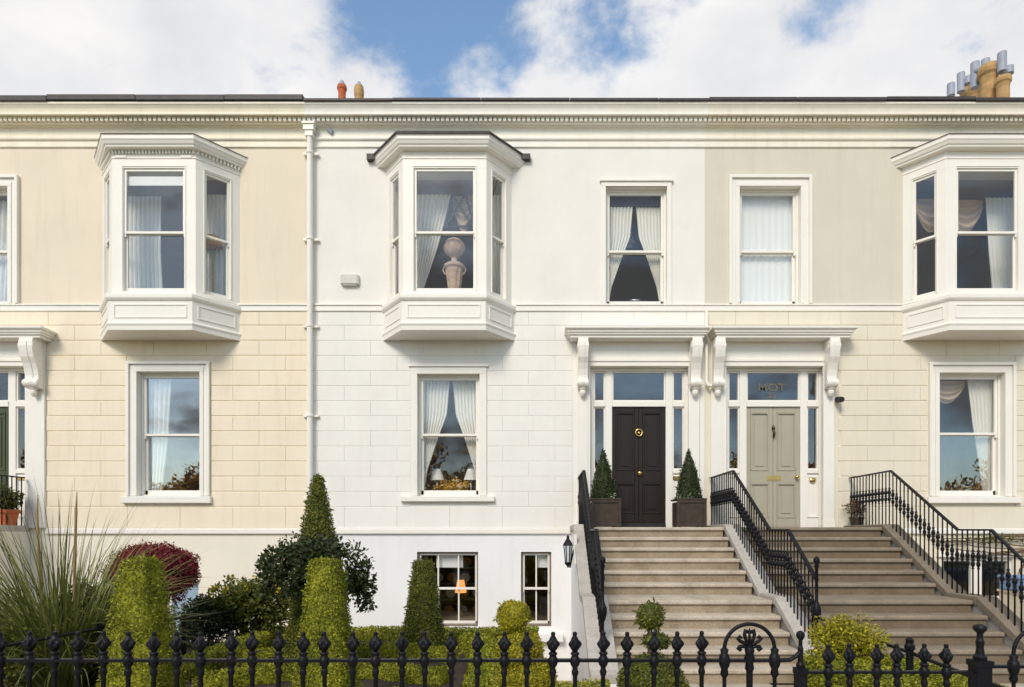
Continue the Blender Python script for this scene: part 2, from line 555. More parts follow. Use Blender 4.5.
def lump(P, amp, freq, seed):
    V = P.reshape(-1, 3)
    c = V.mean(0)
    out = V.copy()
    for i, v in enumerate(V):
        d = v - c
        l = np.linalg.norm(d) + 1e-6
        k = mnoise.noise(Vector((v[0] * freq + seed, v[1] * freq, v[2] * freq))) * amp
        out[i] = v + d / l * k
    return out.reshape(P.shape)


def revolve(cx, cy, prof, nseg=28, square=0.0, sx=1.0, sy=1.0):
    th = np.linspace(0, 2 * math.pi, nseg + 1)
    P = np.zeros((len(prof), nseg + 1, 3))
    for j, (r, z) in enumerate(prof):
        if square:
            e = 2 + square * 6
            k = (np.abs(np.cos(th)) ** e + np.abs(np.sin(th)) ** e) ** (-1 / e)
        else:
            k = 1.0
        P[j, :, 0] = cx + r * k * np.cos(th) * sx
        P[j, :, 1] = cy + r * k * np.sin(th) * sy
        P[j, :, 2] = z
    return P[:, ::-1].transpose(1, 0, 2)[:, ::1]


def outward(p, n, c):
    s = ((p - c) * n).sum(1) < 0
    n[s] *= -1
    return n


def clipped(name, P, leaf, dens, mat, label, cat, group, loc, seed=0.0, amp=0.02, freq=6.0, lift=0.35, depth=0.035, parent=None, spread=0.4, aspect=0.55, fuzz=0.25):
    """clipped evergreen: a slightly sunken core under a skin of small leaves"""
    P = lump(P, amp, freq, seed)
    P = lump(P, amp * 0.6, freq * 2.7, seed + 9)
    V, Q = grid_surface(P)
    c = V.mean(0)
    T = np.linalg.norm(np.cross(V[Q[:, 1]] - V[Q[:, 0]], V[Q[:, 3]] - V[Q[:, 0]]), axis=1).sum()
    n = int(T * dens / (leaf * leaf * 0.3))
    p, nr = sample(V, Q, n)
    nr = outward(p, nr, c)
    p = p - nr * (depth * 2 * rng.random(n) ** 1.5)[:, None]
    lv, lf = leaf_arrays(p, nr, leaf, lift, aspect, spread)
    m = int(n * 0.035)
    p2, n2 = sample(V, Q, m)
    n2 = outward(p2, n2, c)
    lv2, lf2 = leaf_arrays(p2, n2, leaf * (1.0 + 1.3 * rng.random(m) ** 3), 1.6, aspect * 0.7, spread)
    core = c + (V - c) * np.array([0.84, 0.84, 0.93])
    if parent is not None:
        return mesh_from(name, [(lv, lf), (lv2, lf2), (core, Q)], mat, parent=parent)
    return mesh_from(name, [(lv, lf), (lv2, lf2), (core, Q)], mat, loc=loc, label=label, cat=cat, group=group)


def hedge(pts, w, z0, z1, leaf, dens, label, seed, mat='box_leaf'):
    """low clipped box hedge swept along a plan polyline"""
    path = []
    for (a, b) in zip(pts[:-1], pts[1:]):
        n = max(2, int(math.dist(a, b) / 0.12))
        for i in range(n):
            t = i / n
            path.append((a[0] + (b[0] - a[0]) * t, a[1] + (b[1] - a[1]) * t))
    path.append(pts[-1])
    A = np.array(path)
    T = np.gradient(A, axis=0)
    T /= np.linalg.norm(T, axis=1)[:, None]
    Nn = np.stack([T[:, 1], -T[:, 0]], 1)
    sec = [(-0.5, 0.0), (-0.52, 0.35), (-0.5, 0.7), (-0.44, 0.93), (-0.3, 1.0), (-0.1, 1.01), (0.1, 1.01), (0.3, 1.0), (0.44, 0.93), (0.5, 0.7), (0.52, 0.35), (0.5, 0.0)]
    P = np.zeros((len(A) + 2, len(sec), 3))
    for j, (o, h) in enumerate(sec):
        P[1:-1, j, 0] = A[:, 0] + Nn[:, 0] * o * w
        P[1:-1, j, 1] = A[:, 1] + Nn[:, 1] * o * w
        P[1:-1, j, 2] = z0 + (z1 - z0) * h
    P[0] = P[1]
    P[0, :, 0] = A[0, 0]
    P[0, :, 1] = A[0, 1]
    P[-1] = P[-2]
    P[-1, :, 0] = A[-1, 0]
    P[-1, :, 1] = A[-1, 1]
    for i in range(P.shape[0]):
        for j in range(P.shape[1]):
            v = P[i, j]
            k = mnoise.noise(Vector((v[0] * 3 + seed, v[1] * 3, v[2] * 3))) * 0.035
            P[i, j, 2] += k
    V, Q = grid_surface(P)
    ar = np.linalg.norm(np.cross(V[Q[:, 1]] - V[Q[:, 0]], V[Q[:, 3]] - V[Q[:, 0]]), axis=1).sum()
    n = int(ar * dens / (leaf * leaf * 0.3))
    p, nr = sample(V, Q, n)
    # outward from the nearest point of the path axis
    d2 = ((p[:, None, :2] - A[None, ::3, :]) ** 2).sum(2)
    near = A[::3][d2.argmin(1)]
    cc = np.concatenate([near, np.full((n, 1), z0 + (z1 - z0) * 0.4)], 1)
    s = ((p - cc) * nr).sum(1) < 0
    nr[s] *= -1
    p = p - nr * (0.09 * rng.random(n) ** 1.5)[:, None]
    lv, lf = leaf_arrays(p, nr, leaf, 0.4, 0.55, 0.45)
    core = V.copy()
    core[:, 2] = z0 + (core[:, 2] - z0) * 0.84
    d3 = ((core[:, None, :2] - A[None, :, :]) ** 2).sum(2).argmin(1)
    core[:, :2] = A[d3] + (core[:, :2] - A[d3]) * 0.8
    loc = (float(A[len(A) // 2, 0]), float(A[len(A) // 2, 1]), z0)
    return mesh_from('box_hedge', [(lv, lf), (core, Q)], M[mat], loc=loc, label=label, cat='hedge', group='clipped low box hedges of the front gardens')


def clump_leaves(center, radii, nclump, per, leaf, shell=0.6, lift=0.8, aspect=0.5, zmin=None, csize=0.25, droop=0.0):
    d = rng.normal(0, 1, (nclump, 3))
    d /= np.linalg.norm(d, axis=1)[:, None]
    if zmin is not None:
        d[:, 2] = np.where(d[:, 2] < zmin, np.abs(d[:, 2]), d[:, 2])
    rad = rng.uniform(shell, 1.0, nclump)[:, None]
    c = np.array(center) + d * rad * np.array(radii)
    k = nclump * per
    cc = np.repeat(c, per, 0)
    dd = np.repeat(d, per, 0)
    off = rng.normal(0, 1, (k, 3))
    off /= np.linalg.norm(off, axis=1)[:, None]
    p = cc + off * (csize * rng.uniform(0.2, 1, k) ** 0.6)[:, None]
    n = off * 0.7 + dd * 0.6 + np.array([0, 0, 0.4 - droop])
    n /= np.linalg.norm(n, axis=1)[:, None]
    return leaf_arrays(p, n, leaf, lift, aspect, 0.4)


# ------------------------------------------------------------------ the setting
def ground_z(x, y):
    if y < -8.9:
        return -0.16
    if y > 0.3 or x < -13 or x > 13:
        return -0.06
    base = -0.06
    def step(a, b, t):
        t = min(1, max(0, (t - a) / (b - a)))
        return t * t * (3 - 2 * t)
    if x < 0.2:
        return base - 1.0 * step(-2.1, -1.7, y)
    if x < 0.9:
        return base - 1.0 * step(-5.2, -2.4, y)
    if x > 5.5:
        return base - 0.6 * step(-3.5, -1.7, y)
    return base


mb = MB()
xs = [-400, -120, -40, -14] + [round(-13 + 0.25 * i, 3) for i in range(105)] + [14, 40, 120, 400]
ys = [-400, -120, -40, -20, -9.0] + [round(-8.9 + 0.2 * i, 3) for i in range(46)] + [0.35, 2, 12, 40, 120, 400]
n0 = 0
for y in ys:
    for x in xs:
        mb.v.append((x, y, ground_z(x, y)))
W = len(xs)
for j in range(len(ys) - 1):
    for i in range(W - 1):
        mb.f.append((j * W + i, j * W + i + 1, (j + 1) * W + i + 1, (j + 1) * W + i))
        mb.mi.append(0)
g = mb.build('ground', M['ground'])
g['kind'] = 'structure'

mb = MB()
x = -60.0
while x < 60:                                            # flagstones of the pavement
    for (a, b) in ((-10.45, -9.2), (-11.75, -10.47), (-13.2, -11.77)):
        mb.box(x + 0.006, x + 1.19, a, b, -0.15, -0.002 * random.random())
    x += 1.2
o = mb.build('pavement', M['paving'], bevel=0.004)
o['kind'] = 'structure'
mb = MB()
for i in range(60):
    mb.box(-60 + 2 * i + 0.005, -60 + 2 * i + 1.995, -13.4, -13.21, -0.15, 0.0)
o = mb.build('kerb', M['granite_grey'], bevel=0.01)
o['kind'] = 'structure'
mb = MB()
mb.box(-200, 200, -21, -13.42, -0.2, -0.13)
o = mb.build('road', M['asphalt'])
o['kind'] = 'structure'
mb = MB()
for i in range(30):
    mb.box(-60 + 4 * i, -58 + 4 * i, -17.3, -17.2, -0.135, -0.126)
o = mb.build('road_marking', M['lamp_white'])
o['kind'] = 'structure'
mb = MB()
mb.box(-300, 300, -300, -21.2, -0.3, -0.05)
o = mb.build('park_grass', M['grass'])
o['kind'] = 'structure'
mb = MB()
for (xa, xb) in ((0.95, 2.55), (3.3, 5.6)):
    y = -8.85
    while y < -4.9:
        mb.box(xa, (xa + xb) / 2 - 0.006, y, y + 0.58, -0.1, -0.036)
        mb.box((xa + xb) / 2 + 0.006, xb, y, y + 0.58, -0.1, -0.036)
        y += 0.6
o = mb.build('path', M['paving'], bevel=0.004)
o['kind'] = 'structure'
mb = MB()
mb.box(-4.27, -0.1, -8.6, -2.15, -0.1, 0.08)
mb.box(-12.5, -4.33, -8.6, -2.2, -0.1, 0.02)
o = mb.build('garden_soil', M['soil'])
o['kind'] = 'structure'

# the wood across the road, seen mirrored in the window panes
parts = []
for i in range(80):
    cx = -85 + i * 2.1 + random.uniform(-1, 1)
    h = random.uniform(8.0, 11.5)
    v, f = clump_leaves((cx, -56 + random.uniform(-5, 5), h * 0.48), (2.2, 2.0, h * 0.5), 44, 30, 0.5, 0.3, 0.8, 0.6, csize=0.8)
    parts.append((v, f))
w = mesh_from('far_wood', parts, M['autumn'], loc=(0, -56, -0.05))
w['kind'] = 'stuff'
w['label'] = 'autumn wood across the road, mirrored in the windows'


# ------------------------------------------------------------------ houses
GY = 0.17            # depth of the glass behind the wall face


def sash_pair(parent, cx, w, z0, z1, zm, glass, mat='trim', y=GY, st=0.05, bot=0.085, glass2=None):
    """two sliding sashes, the upper one in front, each with its pane"""
    x0, x1 = cx - w / 2, cx + w / 2
    up = MB()
    up.frame(x0, x1, zm - 0.022, z1, st, y - 0.05, y - 0.005, True, 0.044)
    u = up.build('sash', M[mat], parent, bevel=0.004)
    lo = MB()
    lo.frame(x0, x1, z0, zm + 0.02, st, y + 0.0, y + 0.045, False)
    lo.box(x0, x1, y, y + 0.045, z0 - 0.0, z0 + bot)
    # horns of the upper sash
    lo.box(x0, x0 + st * 0.8, y - 0.05, y - 0.005, zm - 0.075, zm - 0.024)
    lo.box(x1 - st * 0.8, x1, y - 0.05, y - 0.005, zm - 0.075, zm - 0.024)
    lo.build('sash', M[mat], parent, bevel=0.004)
    for (za, zb, yy, g) in ((zm, z1 - st * 0.6, y - 0.028, glass), (z0 + bot * 0.6, zm, y + 0.024, glass2 or glass)):
        p = MB()
        p.box(x0 + st * 0.6, x1 - st * 0.6, yy, yy + 0.004, za, zb)
        p.build('pane', M[g], parent)


def window(house, cx, w, z0, z1, zm, aw, trim='trim', style='moulded', sill=None, glass='glass', glass2=None):
    x0, x1 = cx - w / 2, cx + w / 2
    mb = MB()
    # lining of the opening
    mb.box(x0 - 0.03, x0, -0.02, 0.3, z0, z1)
    mb.box(x1, x1 + 0.03, -0.02, 0.3, z0, z1)
    mb.box(x0 - 0.03, x1 + 0.03, -0.02, 0.3, z1, z1 + 0.03)
    mb.box(x0 - 0.03, x1 + 0.03, 0.0, 0.3, z0 - 0.03, z0)
    # box frame
    mb.frame(x0, x1, z0, z1, 0.035, GY - 0.075, GY + 0.06, True, 0.03)
    zb = z0 if sill else z0 - 0.0
    if style == 'moulded':
        a = aw
        for (o0, o1, pr) in ((0.0, 0.07, 0.045), (0.07, a - 0.055, 0.03), (a - 0.055, a, 0.07)):
            o0 += 0.0005
            mb.box(x0 - o1, x0 - o0, -pr, 0.01, zb, z1 + o0)
            mb.box(x1 + o0, x1 + o1, -pr, 0.01, zb, z1 + o0)
            mb.box(x0 - o1, x1 + o1, -pr, 0.01, z1 + o0, z1 + o1)
    else:
        mb.box(x0 - aw, x0 - 0.0005, -0.035, 0.01, zb, z1)
        mb.box(x1 + 0.0005, x1 + aw, -0.035, 0.01, zb, z1)
        mb.box(x0 - aw, x1 + aw, -0.035, 0.01, z1, z1 + aw)
        mb.box(x0 - aw - 0.03, x1 + aw + 0.03, -0.065, 0.01, z1 + aw, z1 + aw + 0.045)
    wo = mb.build('window', M[trim], house, bevel=0.005)
    sash_pair(wo, cx, w - 0.07, z0 + 0.03, z1 - 0.035, zm, glass, glass2=glass2)
    if sill:
        sx0, sx1, sz0, sz1 = sill
        s = MB()
        s.prism_x([(0.09, sz0), (-0.085, sz0), (-0.095, sz0 + 0.01), (-0.095, sz1 - 0.015), (0.09, sz1 + 0.012)], sx0, sx1)
        s.build('sill', M[trim], wo, bevel=0.006)
    return wo


def bay(house, cx, trim, lead, dentil, glass, glass_side, b=1.16, bb=1.215):
    a, p = 0.74, 0.535
    poly = [(cx - b, 0), (cx - a, -p), (cx + a, -p), (cx + b, 0)]               # casing
    bpoly = [(cx - bb, 0), (cx - 0.735, -0.64), (cx + 0.735, -0.64), (cx + bb, 0)]   # base
    cb = 1.41
    cpoly = [(cx - cb, 0), (cx - 0.80, -0.72), (cx + 0.80, -0.72), (cx + cb, 0)]   # cornice
    zt, zh = 8.10, 8.30             # glass top, head line
    T = M[trim]
    mb = MB()
    # base with its mouldings, closed underneath
    prof = [(-0.02, 5.232), (0.01, 5.225), (0.015, 5.30), (0.03, 5.33), (0.03, 5.35), (0.0, 5.375), (0.0, 5.735), (0.02, 5.75), (0.035, 5.77),
            (0.045, 5.79), (0.045, 5.85), (0.03, 5.865), (-0.03, 5.885)]
    mb.loft([ring(bpoly, o, z) for o, z in prof] + [ring(poly, 0.0, 5.90), ring(poly, 0.0, 5.95)])
    mb.face(list(reversed(ring(bpoly, -0.02, 5.232))))
    # raised frames on the base panels
    def three(P):
        out = []
        for (q, r) in zip(P[:-1], P[1:]):
            ln = math.hypot(r[0] - q[0], r[1] - q[1])
            u = ((r[0] - q[0]) / ln, (r[1] - q[1]) / ln)
            out.append((q, u, (u[1], -u[0]), ln))
        return out
    faces = three(poly)
    L = faces[0][3]
    for (o, u, n, ln) in three(bpoly):
        for (t0, t1, z0, z1) in ((0.09, ln - 0.09, 5.66, 5.685), (0.09, ln - 0.09, 5.44, 5.465), (0.09, 0.115, 5.465, 5.66), (ln - 0.115, ln - 0.09, 5.465, 5.66)):
            mb.obox(o, u, n, t0, t1, -0.005, 0.013, z0, z1)
    # head: frieze band and cornice
    cpr = [(0.0, zt + 0.03), (0.0, zh - 0.01), (0.012, zh - 0.008), (0.012, zh + 0.008), (0.002, zh + 0.01), (0.002, 8.425)]
    cpr2 = [(-0.11, 8.43), (-0.06, 8.432), (-0.055, 8.46), (-0.035, 8.475), (-0.015, 8.52), (0.0, 8.54), (0.0, 8.605), (0.012, 8.608)]
    mb.loft([ring(poly, o, z) for o, z in cpr] + [ring(cpoly, o, z) for o, z in cpr2])
    # inner faces and soffit of the head, floor of the bay
    mb.loft([ring(poly, 0.0, zt + 0.03), ring(poly, -0.11, zt + 0.03), ring(poly, -0.11, 8.2)])
    mb.face(list(ring(poly, -0.11, 8.2)))
    mb.loft([ring(poly, 0.0, 5.95), ring(poly, -0.11, 5.95), ring(poly, -0.11, 5.9)])
    mb.face(list(ring(poly, -0.11, 5.9)))
    # corner posts and wall stiles
    i0 = ring(poly, 0.0, 0)
    i1 = ring(poly, -0.11, 0)
    fw = 0.20
    t_in, t_out = 0.15, L - 0.17
    def on(o, u, n, t, k):
        return (o[0] + u[0] * t + n[0] * k, o[1] + u[1] * t + n[1] * k)
    oL, oF, oR = faces
    left = [on(oF[0], oF[1], oF[2], fw, 0), i0[1][:2], on(oL[0], oL[1], oL[2], L - t_in, 0), on(oL[0], oL[1], oL[2], L - t_in, -0.11), i1[1][:2], on(oF[0], oF[1], oF[2], fw, -0.11)]
    mb.prism_z(list(reversed(left)), 5.95, zt + 0.03)
    right = [on(oF[0], oF[1], oF[2], 2 * a - fw, 0), i0[2][:2], on(oR[0], oR[1], oR[2], t_in, 0), on(oR[0], oR[1], oR[2], t_in, -0.11), i1[2][:2], on(oF[0], oF[1], oF[2], 2 * a - fw, -0.11)]
    mb.prism_z(right, 5.95, zt + 0.03)
    wl = [i0[0][:2], on(oL[0], oL[1], oL[2], L - t_out - 0.0, 0), on(oL[0], oL[1], oL[2], L - t_out, -0.11), i1[0][:2]]
    mb.prism_z(wl, 5.95, zt + 0.03)
    wr = [i0[3][:2], on(oR[0], oR[1], oR[2], t_out, 0), on(oR[0], oR[1], oR[2], t_out, -0.11), i1[3][:2]]
    mb.prism_z(list(reversed(wr)), 5.95, zt + 0.03)
    # thin raised architrave line round the panes
    for (o, u, n, t0, t1) in ((oF[0], oF[1], oF[2], fw - 0.03, 2 * a - fw + 0.03), (oL[0], oL[1], oL[2], L - t_out - 0.025, L - t_in + 0.025), (oR[0], oR[1], oR[2], t_in - 0.025, t_out + 0.025)):
        mb.obox(o, u, n, t0, t0 + 0.022, -0.01, 0.012, 5.955, zt + 0.05)
        mb.obox(o, u, n, t1 - 0.022, t1, -0.01, 0.012, 5.955, zt + 0.05)
        mb.obox(o, u, n, t0, t1, -0.01, 0.012, zt + 0.052, zt + 0.075)
    if dentil:
        for (o, u, n, ln) in faces:
            k = int(ln / 0.058)
            for i in range(k):
                t = (i + 0.3) * ln / k
                mb.obox(o, u, n, t, t + 0.03, 0.0, 0.045, 8.37, 8.425)
        for t in (0.06, 2 * a - 0.26):
            mb.obox(oF[0], oF[1], oF[2], t, t + 0.2, 0.0, 0.02, 8.30, 8.345)
    bo = mb.build('bay_window', T, house, bevel=0.004)
    # roof of the bay
    r = MB()
    lo = 0.03 if lead else 0.012
    r.loft([ring(cpoly, 0.0, 8.609), ring(cpoly, lo, 8.61), ring(cpoly, lo + 0.004, 8.645 if lead else 8.622), ring(cpoly, lo - 0.02, 8.668 if lead else 8.628), ring(cpoly, -0.35, 8.74), ring(cpoly, -0.55, 8.78)])
    if lead:
        e = ring(cpoly, 0.03, 0)
        r.box(e[0][0] - 0.05, e[0][0] + 0.10, -0.10, -0.002, 8.54, 8.645)
        r.box(e[3][0] - 0.10, e[3][0] + 0.06, -0.10, -0.002, 8.55, 8.645)
    r.build('bay_roof', M['lead'], bo)
    # sashes and panes, per face
    for (o, u, n, t0, t1, g) in ((oF[0], oF[1], oF[2], fw, 2 * a - fw, glass), (oL[0], oL[1], oL[2], L - t_out, L - t_in, glass_side), (oR[0], oR[1], oR[2], t_in, t_out, glass_side)):
        zm = 7.0
        st = 0.04
        s = MB()
        for (za, zc, k0, k1, bt) in ((zm - 0.02, zt + 0.03, -0.06, -0.025, 0.042), (5.952, zm + 0.02, -0.10, -0.065, 0.075)):
            s.m = 0
            s.obox(o, u, n, t0, t0 + st, k0, k1, za, zc)
            s.obox(o, u, n, t1 - st, t1, k0, k1, za, zc)
            s.obox(o, u, n, t0 + st, t1 - st, k0, k1, za, za + bt)
            s.obox(o, u, n, t0 + st, t1 - st, k0, k1, zc - 0.045, zc)
        for t in (t0 + 0.002, t1 - st * 0.7 - 0.002):
            s.obox(o, u, n, t, t + st * 0.7, -0.055, -0.03, zm - 0.08, zm - 0.021)
        s.build('sash', T, bo, bevel=0.003)
        for (za, zc, k) in ((zm, zt, -0.043), (6.0, zm, -0.083)):
            q = MB()
            q.obox(o, u, n, t0 + st * 0.6, t1 - st * 0.6, k - 0.002, k + 0.002, za, zc)
            q.build('pane', M[g], bo)
    return bo


ZL = 1.765                                  # landing of the front steps
ST0, ST1 = 5.795, 5.905                     # string course
PL0, PL1 = 1.66, 1.77                       # plinth band
COURSE = 0.2795


def wall_cells(mb, X0, X1, Z0, Z1, holes):
    xs = sorted({X0, X1} | {min(max(h[i], X0), X1) for h in holes for i in (0, 1)})
    zs = sorted({Z0, Z1} | {min(max(h[i], Z0), Z1) for h in holes for i in (2, 3)})
    for xa, xb in zip(xs[:-1], xs[1:]):
        for za, zb in zip(zs[:-1], zs[1:]):
            cx, cz = (xa + xb) / 2, (za + zb) / 2
            if any(h[0] < cx < h[1] and h[2] < cz < h[3] for h in holes):
                continue
            mb.face([(xa, 0, za), (xb, 0, za), (xb, 0, zb), (xa, 0, zb)])


def house(label, X0, X1, mats, cornice, holes, noblock, bayc, phase, ends=(False, False), dark_gutter=0.05, groove=0.015):
    h = thing('terraced_house', ((X0 + X1) / 2, 0, 0), label, 'house', 'houses of the rendered terrace')
    mu, ml, mbs = mats
    w = MB()
    w.m = 0
    wall_cells(w, X0, X1, ST1 - 0.06, 9.5, holes)
    w.m = 1
    wall_cells(w, X0, X1, PL0 + 0.03, ST1 - 0.06, holes)
    w.m = 2
    wall_cells(w, X0, X1, -1.3, PL0 + 0.03, holes)
    # rusticated blocks of the ground floor
    w.m = 1
    z = ST0
    r = 0
    while z > PL1 + 0.05:
        z1 = z
        z0 = max(z - COURSE, PL1 - 0.005)
        if z0 < PL1 + 0.17:
            z0 = PL1 - 0.005
        zc = (z0 + z1) / 2
        xs = []
        x = X0 - 2 + phase + (0.49 if r % 2 else 0.0)
        while x < X1 + 1:
            xs.append(x)
            x += 0.975
        spans = [(max(a, X0 + 0.002), min(b, X1 - 0.002)) for a, b in zip(xs[:-1], xs[1:]) if b > X0 + 0.05 and a < X1 - 0.05]
        for (a, b) in spans:
            segs = [(a, b)]
            for hx0, hx1, hz0, hz1 in holes + noblock:
                if hz0 < z1 - 0.03 and hz1 > z0 + 0.03:
                    ns = []
                    for (p, q) in segs:
                        if hx1 <= p or hx0 >= q:
                            ns.append((p, q))
                        else:
                            if hx0 > p:
                                ns.append((p, hx0))
                            if hx1 < q:
                                ns.append((hx1, q))
                    segs = ns
            for (p, q) in segs:
                if q - p > 0.06:
                    w.block(p, q, z0, z1, groove, groove * 0.9, 0.0035)
        z = z0
        r += 1
    w.build('wall', [M[mu], M[ml], M[mbs]], h)
    q = MB()
    for x, e in ((X0, ends[0]), (X1, ends[1])):
        if e:
            q.face([(x, 0, -1.3), (x, 10, -1.3), (x, 10, 9.5), (x, 5, 11.2), (x, 0, 9.5)])
    q.face([(X0, 10, -1.3), (X0, 10, 9.5), (X1, 10, 9.5), (X1, 10, -1.3)])
    q.build('outer_wall', M[ml], h)
    # string course, broken by the bay
    runs = []
    def run(pr, z0, z1, gaps):
        xs = [X0]
        for g0, g1 in sorted(gaps):
            xs += [g0, g1]
        xs.append(X1)
        for a, b in zip(xs[::2], xs[1::2]):
            if b > a:
                runs.append((a, b, pr, z0, z1))
    bg = [(bayc - 1.24, bayc + 1.24)]
    run(0.035, ST0 - 0.02, ST1 - 0.03, bg)
    run(0.055, ST1 - 0.03, ST1, bg)
    for a in sorted({q[0] for q in runs}):
        s = MB()
        for (p, q, pr, z0, z1) in runs:
            if p == a:
                s.box(p, q, -pr, 0.01, z0, z1)
        s.build('string_course', M['trim'], h, bevel=0.006)
    runs = []
    pg = [g for g in noblock if g[2] < PL1 < g[3]]
    run(0.05, PL0, PL1 - 0.03, [(g[0], g[1]) for g in pg])
    run(0.03, PL1 - 0.03, PL1, [(g[0], g[1]) for g in pg])
    for a in sorted({q[0] for q in runs}):
        s = MB()
        for (p, q, pr, z0, z1) in runs:
            if p == a:
                s.box(p, q, -pr, 0.01, z0, z1)
        s.build('plinth_band', M['trim'], h, bevel=0.006)
    # main cornice
    c = MB()
    prof = [(0.0, 8.80), (0.03, 8.81), (0.03, 8.91), (0.055, 8.925), (0.065, 8.94), (0.065, 8.975), (0.03, 8.985), (0.03, 9.155), (0.07, 9.16), (0.075, 9.10 + 0.075),
            (0.14, 9.175), (0.14, 9.258), (0.20, 9.262), (0.20, 9.266), (0.255, 9.255), (0.26, 9.262), (0.26, 9.30), (0.25, 9.305), (0.265, 9.36), (0.29, 9.40), (0.31, 9.42), (0.31, 9.455), (0.0, 9.47)]
    c.loft([[(X0, -o, z), (X1, -o, z)] for o, z in prof])
    n = int((X1 - X0) / 0.087)
    for i in range(n):
        x = X0 + (i + 0.25) * (X1 - X0) / n
        c.box(x, x + 0.055, -0.195, -0.13, 9.188, 9.259)
    c.build('cornice', M[cornice], h)
    # roof with its dark eaves
    r = MB()
    ez = 9.475
    x = X0
    while x < X1 - 0.01:
        xb = min(x + 1.6, X1)
        dz = random.uniform(-0.012, 0.010)
        r.box(x, xb - 0.006, -0.345, -0.22, ez - 0.012 + dz, ez + dark_gutter + dz)
        x = xb
    r.build('gutter', M['lead'], h, bevel=0.008)
    r = MB()
    rows = 24
    for i in range(rows):
        y0, y1 = -0.26 + i * 5.34 / rows, -0.26 + (i + 1) * 5.34 / rows + 0.03
        za, zb = 9.49 + (y0 + 0.26) * 0.33, 9.49 + (y1 + 0.26) * 0.33
        r.add([(X0, y0, za), (X1, y0, za), (X1, y1, zb), (X0, y1, zb), (X0, y0, za + 0.012), (X1, y0, za + 0.012), (X1, y1, zb + 0.012), (X0, y1, zb + 0.012)],
              [(4, 5, 6, 7), (0, 1, 5, 4), (0, 3, 2, 1)])
    r.face([(X0, 5.05, 11.26), (X1, 5.05, 11.26), (X1, 10.4, 9.4), (X0, 10.4, 9.4)])
    r.build('roof', M['slate'], h)
    return h


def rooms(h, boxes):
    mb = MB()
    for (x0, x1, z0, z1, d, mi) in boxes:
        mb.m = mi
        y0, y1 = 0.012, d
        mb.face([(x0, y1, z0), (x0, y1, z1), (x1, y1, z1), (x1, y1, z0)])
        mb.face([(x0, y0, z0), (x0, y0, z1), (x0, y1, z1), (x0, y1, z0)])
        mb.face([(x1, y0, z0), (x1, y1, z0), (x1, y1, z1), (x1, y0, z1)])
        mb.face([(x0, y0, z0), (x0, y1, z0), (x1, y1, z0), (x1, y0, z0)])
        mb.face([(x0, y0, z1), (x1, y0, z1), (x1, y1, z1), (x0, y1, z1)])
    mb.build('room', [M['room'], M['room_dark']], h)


def corbel_mesh(x0, x1):
    mb = MB()
    prof = [(0.0, 5.203), (-0.255, 5.203), (-0.275, 5.13), (-0.28, 5.05), (-0.265, 4.96), (-0.24, 4.86), (-0.185, 4.76), (-0.145, 4.65), (-0.125, 4.55), (-0.125, 4.50), (-0.15, 4.47),
            (-0.18, 4.44), (-0.185, 4.40), (-0.165, 4.355), (-0.12, 4.33), (-0.06, 4.32), (0.0, 4.32)]
    mb.prism_x(prof, x0, x1)
    # raised rib down the face and scroll ends
    xm = (x0 + x1) / 2
    rib = [(y - 0.012, z) for y, z in prof[2:-4]] + [(y + 0.03, z) for y, z in reversed(prof[2:-4])]
    mb.prism_x(rib, xm - 0.03, xm + 0.03)
    for (yy, zz, rr, ov) in ((-0.185, 5.06, 0.095, 0.010), (-0.12, 4.41, 0.07, 0.010)):
        pts = [(yy + rr * math.cos(t), zz + rr * math.sin(t)) for t in [2 * math.pi * k / 18 for k in range(18)]]
        mb.prism_x(pts, x0 - ov, x1 + ov)
        pts = [(yy + rr * 0.45 * math.cos(t), zz + rr * 0.45 * math.sin(t)) for t in [2 * math.pi * k / 12 for k in range(12)]]
        mb.prism_x(pts, x0 - ov - 0.008, x1 + ov + 0.008)
    # drop under the bracket
    mb.lathe((xm, -0.075, 4.17), [(0.015, 0.0), (0.035, 0.02), (0.055, 0.055), (0.06, 0.09), (0.045, 0.12), (0.07, 0.135), (0.075, 0.15)], 12)
    return mb


